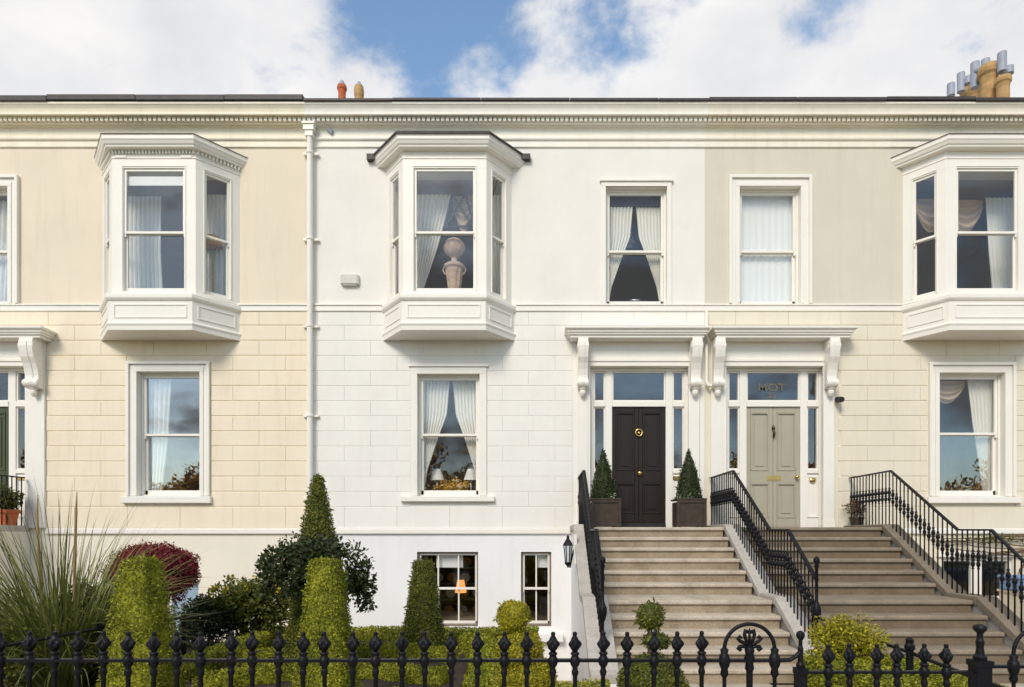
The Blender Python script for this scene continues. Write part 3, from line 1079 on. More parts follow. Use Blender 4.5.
def doorcase(h, cx, hx0, hx1, corb, trim='trim', door='door_brown', sash='glass', style='brown', holes_only=False, wings=None):
    zt = 4.75
    x0, x1 = cx - 0.92, cx + 0.92
    mb = MB()
    # flat pilasters behind the brackets, plain frieze, architrave
    pl = [(c0 - 0.01, c1 + 0.01) for c0, c1 in corb]
    for (a, b) in pl:
        mb.box(a, b, -0.05, 0.01, ZL + 0.14, 5.205)
        mb.box(a - 0.012, b + 0.012, -0.065, 0.01, ZL, ZL + 0.14)
    fl, fr = pl[0][1], pl[1][0]
    mb.box(fl + 0.001, fr - 0.001, -0.028, 0.01, zt + 0.13, 5.205)
    mb.box(fl + 0.001, fr - 0.001, -0.075, 0.01, zt + 0.085, zt + 0.13)
    mb.box(fl + 0.001, fr - 0.001, -0.055, 0.01, zt + 0.002, zt + 0.085)
    mb.box(fl + 0.001, x0, -0.04, 0.01, ZL, zt)
    mb.box(x1, fr - 0.001, -0.04, 0.01, ZL, zt)
    if wings:
        for (a, b) in wings:
            mb.box(a, b, -0.02, 0.01, ZL, 5.205)
    # lining
    d0, d1 = 0.0, 0.30
    mb.box(x0 - 0.02, x0, 0.011, d1, ZL, zt)
    mb.box(x1, x1 + 0.02, 0.011, d1, ZL, zt)
    mb.box(x0 - 0.02, x1 + 0.02, 0.011, d1, zt, zt + 0.02)
    # screen: posts, transom, head, panels under the side lights
    y0, y1 = 0.11, 0.23
    for (a, b) in ((x0 + 0.001, x0 + 0.075), (cx - 0.63, cx - 0.502), (cx + 0.502, cx + 0.63), (x1 - 0.075, x1 - 0.001)):
        mb.box(a, b, y0, y1, ZL, zt - 0.05)
    mb.box(x0 + 0.001, x1 - 0.001, y0 - 0.012, y1 + 0.01, zt - 0.05, zt - 0.001)
    for (a, b) in ((x0 + 0.076, cx - 0.631), (cx - 0.501, cx + 0.501), (cx + 0.631, x1 - 0.076)):
        mb.box(a, b, y0 - 0.015, y1, 4.035, 4.135)
        f = 0.028
        mb.frame(a, b, 4.136, zt - 0.051, f, y0 + 0.02, y1 - 0.03)
    for (a, b) in ((x0 + 0.076, cx - 0.631), (cx + 0.631, x1 - 0.076)):
        mb.frame(a, b, 2.86, 4.034, 0.026, y0 + 0.02, y1 - 0.03)
        mb.box(a, b, y0 + 0.03, y1 - 0.01, ZL, 2.859)
        mb.frame(a, b, ZL + 0.2, 2.74, 0.03, y0 + 0.012, y0 + 0.032)
        mb.box(a, b, y0 - 0.005, y1, 2.79, 2.858)
    o = mb.build('door_surround', M[trim], h, bevel=0.005)
    # panes
    for (a, b, za, zb) in ((x0 + 0.08, cx - 0.635, 4.15, zt - 0.06), (cx - 0.49, cx + 0.49, 4.15, zt - 0.06), (cx + 0.635, x1 - 0.08, 4.15, zt - 0.06),
                           (x0 + 0.08, cx - 0.635, 2.87, 4.02), (cx + 0.635, x1 - 0.08, 2.87, 4.02)):
        p = MB()
        p.box(a, b, 0.16, 0.164, za, zb)
        p.build('pane', M[sash], o)
    # brackets
    for (a, b) in corb:
        c = corbel_mesh(a, b)
        for i, v in enumerate(c.v):
            c.v[i] = (v[0], v[1] - 0.051, v[2])
        c.build('corbel', M[trim], o, bevel=0.004)
    # hood
    k = MB()
    bx0, bx1, d = hx0 + 0.12, hx1 - 0.12, 0.28
    poly = [(bx0, 0), (bx0, -d), (bx1, -d), (bx1, 0)]
    pr = [(-0.03, 5.205), (0.02, 5.205), (0.02, 5.25), (0.05, 5.254), (0.055, 5.285), (0.075, 5.29), (0.08, 5.325), (0.105, 5.335), (0.12, 5.35), (0.12, 5.382), (0.10, 5.388), (-0.1, 5.40)]
    k.loft([ring(poly, a, z) for a, z in pr])
    k.face(list(ring(poly, -0.1, 5.40)))
    k.face(list(reversed(ring(poly, -0.03, 5.205))))
    k.build('door_hood', M[trim], o)
    # the door itself
    dx0, dx1 = cx - 0.5, cx + 0.5
    dz0, dz1 = ZL + (0.10 if style == 'brown' else 0.02), 4.033
    m = MB()
    yd = 0.155
    m.box(dx0, dx1, yd, yd + 0.05, dz0, dz1)
    ym = yd - 0.02
    zmid0, zmid1 = 2.61, 2.84
    stw = 0.075
    for (a, b) in ((dx0, dx0 + stw), (dx1 - stw, dx1)):
        m.box(a, b, ym, yd - 0.001, dz0 + 0.001, dz1 - 0.001)
    m.box(cx - 0.075, cx - 0.004, ym, yd - 0.001, dz0 + 0.001, dz1 - 0.001)
    m.box(cx + 0.004, cx + 0.075, ym, yd - 0.001, dz0 + 0.001, dz1 - 0.001)
    for (pa, pb) in ((dx0 + stw + 0.001, cx - 0.076), (cx + 0.076, dx1 - stw - 0.001)):
        m.box(pa, pb, ym, yd - 0.001, dz1 - 0.10, dz1 - 0.001)
        m.box(pa, pb, ym, yd - 0.001, zmid0, zmid1)
        m.box(pa, pb, ym, yd - 0.001, dz0 + 0.001, dz0 + 0.17)
        for (za, zb) in ((zmid1, dz1 - 0.10), (dz0 + 0.17, zmid0)):
            m.frame(pa + 0.001, pb - 0.001, za + 0.001, zb - 0.001, 0.028, ym - 0.010, yd - 0.002)
            m.box(pa + 0.085, pb - 0.085, ym + 0.006, yd - 0.001, za + 0.085, zb - 0.085)
    do = m.build('door', M[door], h, bevel=0.006)
    if style == 'brown':
        t = MB()
        t.box(dx0, dx1, 0.09, 0.24, ZL + 0.002, ZL + 0.095)
        t.build('threshold', M['black_plastic'], do, bevel=0.006)
    # sill plate of the frame
    return h, o, do


def knob(door, x, z, r=0.035, mat='brass'):
    m = MB()
    n = 8
    pr = [(0.9, 0.0), (0.9, 0.006), (0.35, 0.012), (0.35, 0.03), (0.75, 0.045), (1.0, 0.062), (0.85, 0.08), (0.3, 0.09)]
    base = len(m.v)
    seg = 16
    for (q, d) in pr:
        for k in range(seg):
            an = 2 * math.pi * k / seg
            m.v.append((x + r * q * math.cos(an), 0.134 - d, z + r * q * math.sin(an)))
    for j in range(len(pr) - 1):
        for k in range(seg):
            a, b = base + j * seg + k, base + j * seg + (k + 1) % seg
            m.f.append((a, b, b + seg, a + seg))
            m.mi.append(0)
    m.f.append(tuple(range(base + (len(pr) - 1) * seg, base + len(pr) * seg)))
    m.mi.append(0)
    return m.build('knob', M[mat], door, smooth=True)


def ring_knocker(door, x, z):
    m = MB()
    pts = [(x + 0.062 * math.sin(t), 0.105, z + 0.062 * math.cos(t)) for t in [2 * math.pi * k / 24 for k in range(25)]]
    m.tube(pts, 0.014, 8, False)
    m.lathe((x, 0.12, z), [(0.001, -0.03), (0.022, -0.02), (0.03, 0.0), (0.022, 0.02), (0.001, 0.03)], 10)
    return m.build('knocker', M['brass'], door, smooth=True)


def letter_plate(parent, x, z, w, hh, y=0.134):
    m = MB()
    m.box(x - w / 2, x + w / 2, y - 0.008, y, z - hh / 2, z + hh / 2)
    m.box(x - w / 2 + 0.03, x + w / 2 - 0.03, y - 0.014, y - 0.008, z - hh / 2 + 0.022, z + hh / 2 - 0.022)
    return m.build('letter_plate', M['brass'], parent, bevel=0.004)


# ---- geometry of the openings (x0, x1, z0, z1)
def hole(cx, w, z0, z1):
    return (cx - w / 2, cx + w / 2, z0, z1)


SH = -14.65                                   # first house repeats the third
U_Z0, U_Z1 = 5.91, 8.08
# house two
h2_up = (1.764, 1.13)
h2_lo = (-1.71, 1.15, 2.36, 4.615)
h2_bay = -1.705
h2_b1 = (-1.73, 1.13, -0.05, 1.325)
h2_b2 = (-0.09, 0.56, -0.05, 1.325)
c2 = 1.83
holes2 = [hole(h2_up[0], h2_up[1], U_Z0, U_Z1), hole(h2_lo[0], h2_lo[1], h2_lo[2], h2_lo[3]), (h2_bay - 1.02, h2_bay + 1.02, 5.9, 8.2),
          hole(*h2_b1), hole(*h2_b2), (c2 - 0.92, c2 + 0.92, ZL, 4.75)]
nb2 = [(-2.42, -1.0, 2.3, 4.8), (0.58, 3.03, 1.6, 5.40), (0.5, 3.04, -2, PL1 - 0.06)]
H2 = house('white rendered house with a dark brown front door and dark lead on its bay', -4.28, 3.03, ('white_up', 'white_low', 'white_base'), 'cornice_white',
           holes2, nb2, h2_bay, 0.20, dark_gutter=0.035, groove=0.010)
window(H2, h2_up[0], h2_up[1], U_Z0, U_Z1, 6.94, 0.085, style='flat')
window(H2, h2_lo[0], h2_lo[1], h2_lo[2], h2_lo[3], 3.51, 0.13, style='flat', sill=(-2.58, -0.86, 2.25, 2.36))
for (cx, w, z0, z1), bars in ((h2_b1, 2), (h2_b2, 1)):
    mbw = MB()
    x0, x1 = cx - w / 2, cx + w / 2
    mbw.box(x0 - 0.02, x0, 0.001, 0.25, z0, z1)
    mbw.box(x1, x1 + 0.02, 0.001, 0.25, z0, z1)
    mbw.box(x0 - 0.02, x1 + 0.02, 0.001, 0.25, z1, z1 + 0.02)
    mbw.frame(x0, x1, z0, z1, 0.03, 0.06, 0.2, True, 0.03)
    wo = mbw.build('window', M['brownwood'], H2, bevel=0.004)
    sash_pair(wo, cx, w - 0.06, z0 + 0.03, z1 - 0.03, 0.64, 'glass', y=0.14, st=0.035, bot=0.05)
    gb = MB()
    for k in range(bars):
        xx = x0 + w * (k + 1) / (bars + 1)
        gb.box(xx - 0.013, xx + 0.013, 0.098, 0.128, 0.665, z1 - 0.06)
        gb.box(xx - 0.013, xx + 0.013, 0.146, 0.178, z0 + 0.08, 0.615)
    gb.build('glazing_bar', M['trim'], wo)
    sl = MB()
    if bars == 1:
        sl.box(x0 - 0.3, x1 + 0.22, -0.16, 0.0, z0 - 0.27, z0 - 0.13)
    else:
        sl.box(x0 - 0.06, x1 + 0.06, -0.08, 0.0, z0 - 0.09, z0 - 0.005)
    sl.build('sill', M['white_base'], wo, bevel=0.01)
bay(H2, h2_bay, 'trim', True, False, 'glass', 'glass')
_, case2, door2 = doorcase(H2, c2, 0.43, 3.045, ((0.675, 0.855), (2.735, 2.915)), door='door_brown', sash='glass_mid', style='brown', wings=((2.935, 3.025),))
ring_knocker(door2, c2 - 0.0, 3.55)
knob(door2, c2 + 0.01, 2.79, 0.042)
letter_plate(case2, c2 + 0.735, 2.70, 0.2, 0.075, 0.125)
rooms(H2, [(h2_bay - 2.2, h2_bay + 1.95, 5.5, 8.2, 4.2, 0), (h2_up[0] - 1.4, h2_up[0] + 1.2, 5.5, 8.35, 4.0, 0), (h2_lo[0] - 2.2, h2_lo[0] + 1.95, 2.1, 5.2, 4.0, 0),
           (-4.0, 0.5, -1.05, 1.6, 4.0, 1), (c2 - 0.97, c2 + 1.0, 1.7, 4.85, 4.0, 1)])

# house three
h3_up = (4.235, 1.13)
h3_lo = (7.965, 1.21, 2.355, 4.635)
h3_bay = 7.90
c3 = 4.345
h3_b = (8.085, 1.30, 0.45, 1.20)
holes3 = [hole(h3_up[0], h3_up[1], U_Z0, U_Z1), hole(*h3_lo), (h3_bay - 1.02, h3_bay + 1.02, 5.9, 8.2), (c3 - 0.92, c3 + 0.92, ZL, 4.75), hole(*h3_b)]
nb3 = [(7.15, 8.78, 2.2, 4.86), (3.03, 5.50, 1.6, 5.40), (3.03, 5.86, -2, PL1 - 0.06)]
H3 = house('stone beige house with a sage grey front door at the right of the terrace', 3.03, 10.35, ('beige_up', 'beige_low', 'beige_base'), 'cornice_beige',
           holes3, nb3, h3_bay, 0.62, ends=(False, True), dark_gutter=0.05)
window(H3, h3_up[0], h3_up[1], U_Z0, U_Z1, 6.94, 0.2)
window(H3, h3_lo[0], h3_lo[1], h3_lo[2], h3_lo[3], 3.53, 0.19, sill=(7.13, 8.84, 2.22, 2.355), glass='glass_mid', glass2='glass_mirror')
bay(H3, h3_bay, 'trim', False, False, 'glass', 'glass', 1.20, 1.21)
_, case3, door3 = doorcase(H3, c3, 3.075, 5.685, ((3.15, 3.33), (5.22, 5.40)), door='door_stone', sash='glass_mid', style='stone')
letter_plate(door3, c3 + 0.02, 2.70, 0.27, 0.095)
knob(door3, c3 + 0.43, 2.72, 0.035)
m = MB()
m.tube([(c3, 0.12, 3.62), (c3, 0.09, 3.60), (c3 + 0.008, 0.085, 3.54), (c3, 0.10, 3.46)], [0.018, 0.02, 0.026, 0.018], 8)
m.lathe((c3, 0.118, 3.61), [(0.002, 0), (0.03, 0.01), (0.034, 0.035), (0.02, 0.06), (0.002, 0.09)], 10)
m.build('knocker', M['dark_metal'], door3, smooth=True)
m = MB()
m.lathe((c3 + 0.735, 0.115, 2.66), [(0.003, -0.055), (0.055, -0.03), (0.06, 0.0), (0.055, 0.03), (0.003, 0.055)], 16, sy=0.35)
m.build('doorbell', M['brass'], case3, smooth=True)


def lettering(txt, size, loc, parent, mat):
    cu = bpy.data.curves.new('letters', 'FONT')
    cu.body = txt
    cu.size = size
    cu.align_x = 'CENTER'
    cu.extrude = 0.0012
    cu.offset = 0.006 * size / 0.15
    to = bpy.data.objects.new('letters_tmp', cu)
    COL.objects.link(to)
    dg = bpy.context.evaluated_depsgraph_get()
    me = bpy.data.meshes.new_from_object(to.evaluated_get(dg))
    bpy.data.objects.remove(to)
    off = WLOC[parent.name]
    for v in me.vertices:
        x, y, z = v.co
        v.co = (loc[0] + x * 1.25 - off.x, loc[1] + z - off.y, loc[2] + y - off.z)
    me.materials.clear()
    return finish(me, 'lettering', mat, parent)


lettering('MOT', 0.19, (c3 - 0.02, 0.152, 4.34), case3, M['gilt'])
lettering('22', 0.14, (c3 - 0.02, 0.152, 4.20), case3, M['gilt'])
mbw = MB()
cx, w, z0, z1 = h3_b
x0, x1 = cx - w / 2, cx + w / 2
mbw.box(x0 - 0.02, x0, 0.001, 0.2, z0, z1)
mbw.box(x1, x1 + 0.02, 0.001, 0.2, z0, z1)
mbw.box(x0 - 0.02, x1 + 0.02, 0.001, 0.2, z1, z1 + 0.02)
mbw.frame(x0, x1, z0, z1, 0.05, 0.05, 0.14)
mbw.box(cx - 0.1, cx + 0.1, 0.03, 0.14, z0 + 0.05, z1 - 0.05)
mbw.box(x0 - 0.12, x1 + 0.12, -0.05, 0.0, z1 + 0.03, z1 + 0.12)
wo = mbw.build('window', M['trim'], H3, bevel=0.004)
for (a, b) in ((x0 + 0.03, cx - 0.08), (cx + 0.08, x1 - 0.03)):
    p = MB()
    p.box(a, b, 0.09, 0.094, z0 + 0.03, z1 - 0.03)
    p.build('pane', M['glass'], wo)
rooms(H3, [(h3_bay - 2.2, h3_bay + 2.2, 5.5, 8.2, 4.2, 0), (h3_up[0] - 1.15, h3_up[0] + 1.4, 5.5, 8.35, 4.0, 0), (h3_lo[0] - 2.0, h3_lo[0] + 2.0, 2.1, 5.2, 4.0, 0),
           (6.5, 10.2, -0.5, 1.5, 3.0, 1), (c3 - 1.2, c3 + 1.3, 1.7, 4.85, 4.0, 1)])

# house one
h1_up = (h3_up[0] + SH, 1.13)
h1_lo = (-6.885, 1.16, 2.36, 4.655)
h1_bay = -6.85
c1 = -10.45
h1_b = (-6.62, 0.6, -0.6, 0.78)
holes1 = [hole(h1_up[0], h1_up[1], U_Z0, U_Z1), hole(*h1_lo), (h1_bay - 1.02, h1_bay + 1.02, 5.9, 8.2), (c1 - 0.92, c1 + 0.92, ZL, 4.75), hole(*h1_b)]
nb1 = [(-7.67, -6.1, 2.2, 4.86), (c1 - 1.3, -9.15, 1.6, 5.40), (-12.1, -9.42, -2, PL1 - 0.06)]
H1 = house('cream rendered house with dentils on its bay at the left of the terrace', -12.1, -4.28, ('cream_up', 'cream_low', 'cream_base'), 'cornice_cream',
           holes1, nb1, h1_bay, 0.11, ends=(True, False), dark_gutter=0.085)
window(H1, h1_up[0], h1_up[1], U_Z0, U_Z1, 6.94, 0.2, glass='glass_mid')
window(H1, h1_lo[0], h1_lo[1], h1_lo[2], h1_lo[3], 3.51, 0.19, sill=(-7.72, -6.08, 2.22, 2.36), glass='glass_mirror')
bay(H1, h1_bay, 'trim', False, True, 'glass', 'glass', 1.27, 1.285)
_, case1, door1 = doorcase(H1, c1, -11.75, -8.95, ((-11.62, -11.42), (-9.42, -9.17)), door='door_lime', style='stone')
letter_plate(case1, c1 + 0.735, 2.70, 0.16, 0.06, 0.125)
mbw = MB()
cx, w, z0, z1 = h1_b
x0, x1 = cx - w / 2, cx + w / 2
mbw.box(x0 - 0.02, x0, 0.001, 0.2, z0, z1)
mbw.box(x1, x1 + 0.02, 0.001, 0.2, z0, z1)
mbw.box(x0 - 0.02, x1 + 0.02, 0.001, 0.2, z1, z1 + 0.02)
mbw.frame(x0, x1, z0, z1, 0.05, 0.05, 0.14)
wo = mbw.build('window', M['trim'], H1, bevel=0.004)
p = MB()
p.box(x0 + 0.03, x1 - 0.03, 0.09, 0.094, z0 + 0.03, z1 - 0.03)
p.build('pane', M['glass'], wo)
m = MB()
m.box(x0 + 0.04, x1 - 0.04, 0.15, 0.156, z0 + 0.04, z1 - 0.03)
solo(m, 'window_blind', M['pale_blue_blind'], (cx, 0.15, z1), 'pale blue blind in the basement window behind the red maple', 'blind')
rooms(H1, [(h1_bay - 2.1, h1_bay + 2.2, 5.5, 8.2, 4.2, 0), (h1_up[0] - 1.3, h1_up[0] + 1.15, 5.5, 8.35, 4.0, 0), (h1_lo[0] - 2.2, h1_lo[0] + 2.0, 2.1, 5.2, 4.0, 0),
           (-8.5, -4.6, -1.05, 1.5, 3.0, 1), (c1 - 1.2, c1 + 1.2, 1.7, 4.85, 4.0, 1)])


# ---- chimneys
def pot(mb, c, r, h):
    mb.lathe(c, [(r * 0.9, 0), (r * 0.95, 0.03), (r * 0.82, h * 0.2), (r * 0.78, h * 0.7), (r * 0.86, h * 0.82), (r * 1.02, h * 0.86), (r * 1.05, h * 0.93), (r * 0.95, h), (r * 0.7, h), (r * 0.68, h - 0.1)], 18)


def at(px, py, dist):
    return ((px - 541) * dist / 648, dist - CD, EYE + (537 - py) * dist / 648)


c = MB()
c.box(-4.62, -3.98, 1.7, 4.0, 9.6, 10.72)
c.box(-4.70, -3.90, 1.62, 4.08, 10.72, 10.80)
ch = c.build('chimney', M['cornice_white'], H2, bevel=0.01)
for (px, dist, top, rr, mat) in ((342, 14.0, 86, 0.10, 'pot_red'), (359, 15.3, 87, 0.11, 'pot_clay')):
    x, y, z = at(px, top, dist)
    m = MB()
    pot(m, (x, y, 10.78), rr, z - 10.78)
    po = m.build('chimney_pot', M[mat], ch)
    m = MB()
    m.lathe((x, y, z - 0.02), [(rr * 0.85, 0), (rr * 0.8, 0.05), (rr * 0.5, 0.09), (rr * 0.42, 0.12), (rr * 0.15, 0.15)], 12)
    m.build('pot_cowl', M['cowl'], ch, smooth=True)
c = MB()
c.box(10.35, 11.25, 3.1, 6.3, 9.6, 11.42)
c.box(10.27, 11.33, 3.02, 6.38, 11.42, 11.52)
ch = c.build('chimney', M['cornice_beige'], H3, bevel=0.01)
for (px, dist, top, rr) in ((989, 15.6, 67, 0.23), (1003, 15.2, 78, 0.17), (976, 16.6, 84, 0.17), (966, 17.2, 86, 0.14)):
    x, y, z = at(px, top, dist)
    m = MB()
    pot(m, (x, y, 11.5), rr, z - 11.5)
    m.build('chimney_pot', M['pot_clay'], ch)


def cowl_h(p, tops, cross, r=0.085):
    """H shaped metal flue: uprights joined by a sloping cross pipe"""
    m = MB()
    for (px, ptop, pbot, dist) in tops:
        x, y, z1 = at(px, ptop, dist)
        z0 = at(px, pbot, dist)[2]
        m.lathe((x, y, z0), [(r, 0), (r, z1 - z0), (r * 0.85, z1 - z0), (r * 0.85, z1 - z0 - 0.1)], 14)
    for (a, b) in cross:
        m.tube([at(*a), at(*b)], r * 0.85, 12)
    m.build('metal_cowl', M['cowl'], p, smooth=False)


cowl_h(ch, ((975, 63, 88, 15.9), (1002, 53, 72, 15.3), (985.5, 60, 70, 16.0), (1009, 67, 74, 15.3)), (((976, 71, 15.85), (1003, 63, 15.3)), ((1002, 70, 15.3), (1009, 72, 15.3))), 0.1)
cowl_h(ch, ((961, 73.5, 92, 16.9), (968, 77, 84, 16.8)), (((961, 81, 16.9), (969, 79, 16.8)),), 0.095)
cowl_h(ch, ((951, 84, 96, 17.6),), (), 0.1)

# ---- drain pipes, alarm box, camera
m = MB()
X = -4.24
m.box(X - 0.095, X + 0.095, -0.20, -0.068, 9.03, 9.13)
m.box(X - 0.115, X + 0.115, -0.22, -0.068, 9.131, 9.165)
m.box(X - 0.07, X + 0.07, -0.18, -0.068, 8.93, 9.029)
m.tube([(X, -0.12, 9.0), (X, -0.12, -0.9)], 0.050, 14)
dp = thing('drainpipe', (X, -0.12, 0.0), 'tall white drainpipe with a hopper between the cream and white houses', 'drainpipe', 'white drainpipes on the terrace')
m.build('pipe', M['trim'], dp, smooth=False)
for z in (8.66, 7.08, 5.48, 3.83, 2.3):
    m = MB()
    m.lathe((X, -0.12, z - 0.035), [(0.056, 0.0), (0.062, 0.01), (0.062, 0.05), (0.056, 0.06)], 14)
    m.box(X - 0.14, X + 0.14, -0.07, -0.02, z - 0.02, z + 0.02)
    m.build('bracket', M['trim'], dp)
m = MB()
X = 3.04
m.tube([(X, -0.10, 5.75), (X, -0.10, 5.45)], 0.03, 10)
m.tube([(X, -0.10, 5.13), (X, -0.10, 4.45), (X + 0.03, -0.12, 4.38), (X + 0.09, -0.13, 4.37)], 0.03, 10)
m.tube([(2.66, -0.08, 4.40), (2.72, -0.10, 4.44), (2.86, -0.11, 4.41), (3.02, -0.11, 4.40)], 0.012, 6)
solo(m, 'drainpipe', M['trim'], (X, -0.1, 4.4), 'short white pipe and cable between the two porch hoods', 'drainpipe', 'white drainpipes on the terrace')
ax, ay, az = at(350.5, 281, 12)
m = MB()
m.prism_z([(ax - 0.17, -0.002), (ax - 0.17, -0.06), (ax - 0.13, -0.085), (ax + 0.13, -0.085), (ax + 0.17, -0.06), (ax + 0.17, -0.002)], az - 0.08, az + 0.095)
m.prism_z([(ax - 0.15, -0.002), (ax - 0.12, -0.07), (ax + 0.12, -0.07), (ax + 0.15, -0.002)], az - 0.105, az - 0.082)
solo(m, 'alarm_box', M['grey_plastic'], (ax, 0, az), 'pale grey alarm box on the white wall beside the drainpipe', 'alarm box', bevel=0.012)
cx, cy, cz = at(841, 398, 11.8)
m = MB()
m.box(cx - 0.02, cx + 0.02, -0.12, -0.018, cz - 0.015, cz + 0.025)
m.tube([(cx, -0.06, cz), (cx + 0.01, -0.22, cz - 0.03)], [0.055, 0.05], 12)
solo(m, 'security_camera', M['black_plastic'], (cx, -0.02, cz), 'small black camera on the wall right of the sage grey door', 'camera')
cx, cy, cz = at(329, 131, 11.9)
m = MB()
m.add([(cx - 0.06, -0.033, cz + 0.04), (cx + 0.07, -0.033, cz + 0.03), (cx + 0.03, -0.033, cz - 0.05), (cx - 0.05, -0.1, cz + 0.04), (cx + 0.06, -0.1, cz + 0.03), (cx + 0.03, -0.08, cz - 0.03)],
      [(0, 1, 4, 3), (1, 2, 5, 4), (2, 0, 3, 5), (3, 4, 5), (0, 2, 1)])
solo(m, 'vent_cowl', M['cowl'], (cx, -0.03, cz), 'small grey wedge vent below the cornice beside the drainpipe hopper', 'vent')


# ------------------------------------------------------------------ front steps
RISE = 0.1635
NOS = [10.6 - 0.29 * i for i in range(6)] + [8.37 - 0.29 * i for i in range(5)]
TOPLINE = [(12.0, ZL + 0.045), (10.62, ZL + 0.045), (8.90, 0.835), (8.33, 0.835), (7.10, 0.145), (6.9, 0.145)]
RAILLINE = [(11.95, 2.69), (10.56, 2.68), (8.86, 1.70), (8.2, 1.69), (7.36, 1.12)]


def lin(line, d):
    for (a, za), (b, zb) in zip(line[:-1], line[1:]):
        if b <= d <= a:
            return za + (zb - za) * (a - d) / (a - b)
    return line[-1][1] if d < line[-1][0] else line[0][1]


def stairs(x0, x1, sides, label, tread='granite', riser='granite_dark', coping='granite_grey'):
    s = thing('stone_staircase', ((x0 + x1) / 2, D(7.2), -0.04), label, 'staircase', 'granite front steps')
    for i, d in enumerate(NOS):
        z = ZL - RISE * i
        back = 12.0 - 0.002 if i == 0 else NOS[i - 1] + 0.06
        m = MB()
        m.m = 0
        jog = random.uniform(-0.006, 0.006)
        prof = [(D(back), z), (D(d) + jog + 0.012, z - 0.004), (D(d) + jog, z - 0.018), (D(d) + jog, z - 0.05), (D(d) + jog + 0.012, z - 0.06), (D(back), z - 0.06)]
        m.prism_x(prof, x0 + 0.004, x1 - 0.004)
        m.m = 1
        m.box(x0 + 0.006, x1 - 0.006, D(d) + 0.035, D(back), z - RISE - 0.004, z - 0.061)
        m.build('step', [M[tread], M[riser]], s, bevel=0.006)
    for (a, b, wallmat) in sides:
        body = [(D(q), z - 0.11) for q, z in TOPLINE] + [(D(6.9), -0.08), (D(11.99), -1.2)]
        m = MB()
        m.prism_x([(D(min(q, 11.99)), z - 0.11) for q, z in TOPLINE] + [(D(6.9), -0.2), (D(8.5), -1.2), (D(11.99), -1.2)], a + 0.03, b - 0.004)
        m.build('side_wall', M[wallmat], s)
        m = MB()
        segs = [(11.99, 10.62), (10.62, 9.75), (9.75, 8.9), (8.9, 8.33), (8.33, 6.9)]
        m = MB()
        for (qa, qb) in segs:
            pts = sorted({qa, qb} | {q for q, z in TOPLINE if qb < q < qa}, reverse=True)
            up = [(D(q), lin(TOPLINE, q)) for q in pts]
            up[0] = (up[0][0] - 0.003, up[0][1])
            up[-1] = (up[-1][0] + 0.003, up[-1][1])
            m.prism_x(up + [(y, z - 0.11) for y, z in reversed(up)], a, b)
        m.build('coping', M[coping], s, bevel=0.012)
    return s


stairs(0.86, 2.995, ((0.53, 0.855, 'white_base'), (3.0, 3.255, 'granite_grey')), 'granite steps up to the dark brown door')
stairs(3.26, 5.585, ((5.59, 5.86, 'granite_grey'),), 'granite steps up to the sage grey door', 'granite_old', 'granite_old_dark', 'granite_old_coping')
stairs(-12.0, -9.76, ((-9.755, -9.45, 'cream_base'),), 'granite steps of the cream house at the left edge')

# baluster (unit height 0.87) shared by every stair railing
bm_ = MB()
bm_.lathe((0, 0, 0), [(0.010, 0), (0.010, 0.36), (0.017, 0.365), (0.017, 0.375), (0.011, 0.385), (0.024, 0.41), (0.027, 0.435), (0.018, 0.46), (0.012, 0.465), (0.024, 0.475), (0.024, 0.485), (0.014, 0.495),
                      (0.026, 0.515), (0.028, 0.54), (0.018, 0.57), (0.012, 0.585), (0.019, 0.595), (0.019, 0.605), (0.010, 0.615), (0.010, 0.87)], 8)
bal_me = bpy.data.meshes.new('baluster')
bal_me.from_pydata(bm_.v, [], bm_.f)
bal_me.materials.append(M['iron'])
bal_me.shade_smooth()


def railing(X, label, newel, dmax=11.95, dmin=7.36):
    r = thing('stair_railing', (X, D(9.5), 0.8), label, 'railing', 'black iron stair railings')
    m = MB()
    pts = [(q, z) for q, z in RAILLINE if dmin - 0.01 <= q <= dmax]
    if pts[0][0] < dmax:
        pts = [(dmax, lin(RAILLINE, dmax))] + pts
    for (qa, za), (qb, zb) in zip(pts[:-1], pts[1:]):
        y0, y1 = D(qa), D(qb)
        w, t = 0.026, 0.012
        m.add([(X - w, y0, za - t), (X + w, y0, za - t), (X + w, y0, za + t * 0.5), (X + w * 0.5, y0, za + t), (X - w * 0.5, y0, za + t), (X - w, y0, za + t * 0.5),
               (X - w, y1, zb - t), (X + w, y1, zb - t), (X + w, y1, zb + t * 0.5), (X + w * 0.5, y1, zb + t), (X - w * 0.5, y1, zb + t), (X - w, y1, zb + t * 0.5)],
              [(0, 1, 7, 6), (1, 2, 8, 7), (2, 3, 9, 8), (3, 4, 10, 9), (4, 5, 11, 10), (5, 0, 6, 11), (0, 5, 4, 3, 2, 1), (6, 7, 8, 9, 10, 11)])
    m.build('handrail', M['iron'], r)
    d = dmax - 0.05
    while d > dmin + 0.05:
        z0 = lin(TOPLINE, d) - 0.02
        z1 = lin(RAILLINE, d) - 0.008
        o = bpy.data.objects.new('baluster', bal_me)
        COL.objects.link(o)
        o.parent = r
        o.location = Vector((X, D(d), z0)) - WLOC[r.name]
        o.scale = (1, 1, (z1 - z0) / 0.87)
        d -= 0.108
    if newel:
        m = MB()
        z0 = lin(TOPLINE, dmin) - 0.02
        m.lathe((X, D(dmin), z0), [(0.03, 0), (0.03, 0.05), (0.018, 0.07), (0.018, 0.36), (0.036, 0.4), (0.05, 0.46), (0.05, 0.52), (0.03, 0.57), (0.018, 0.6), (0.018, 0.98), (0.03, 0.99), (0.02, 1.02), (0.036, 1.05), (0.034, 1.08), (0.01, 1.11)], 12)
        m.build('newel_post', M['iron'], r, smooth=True)
    return r


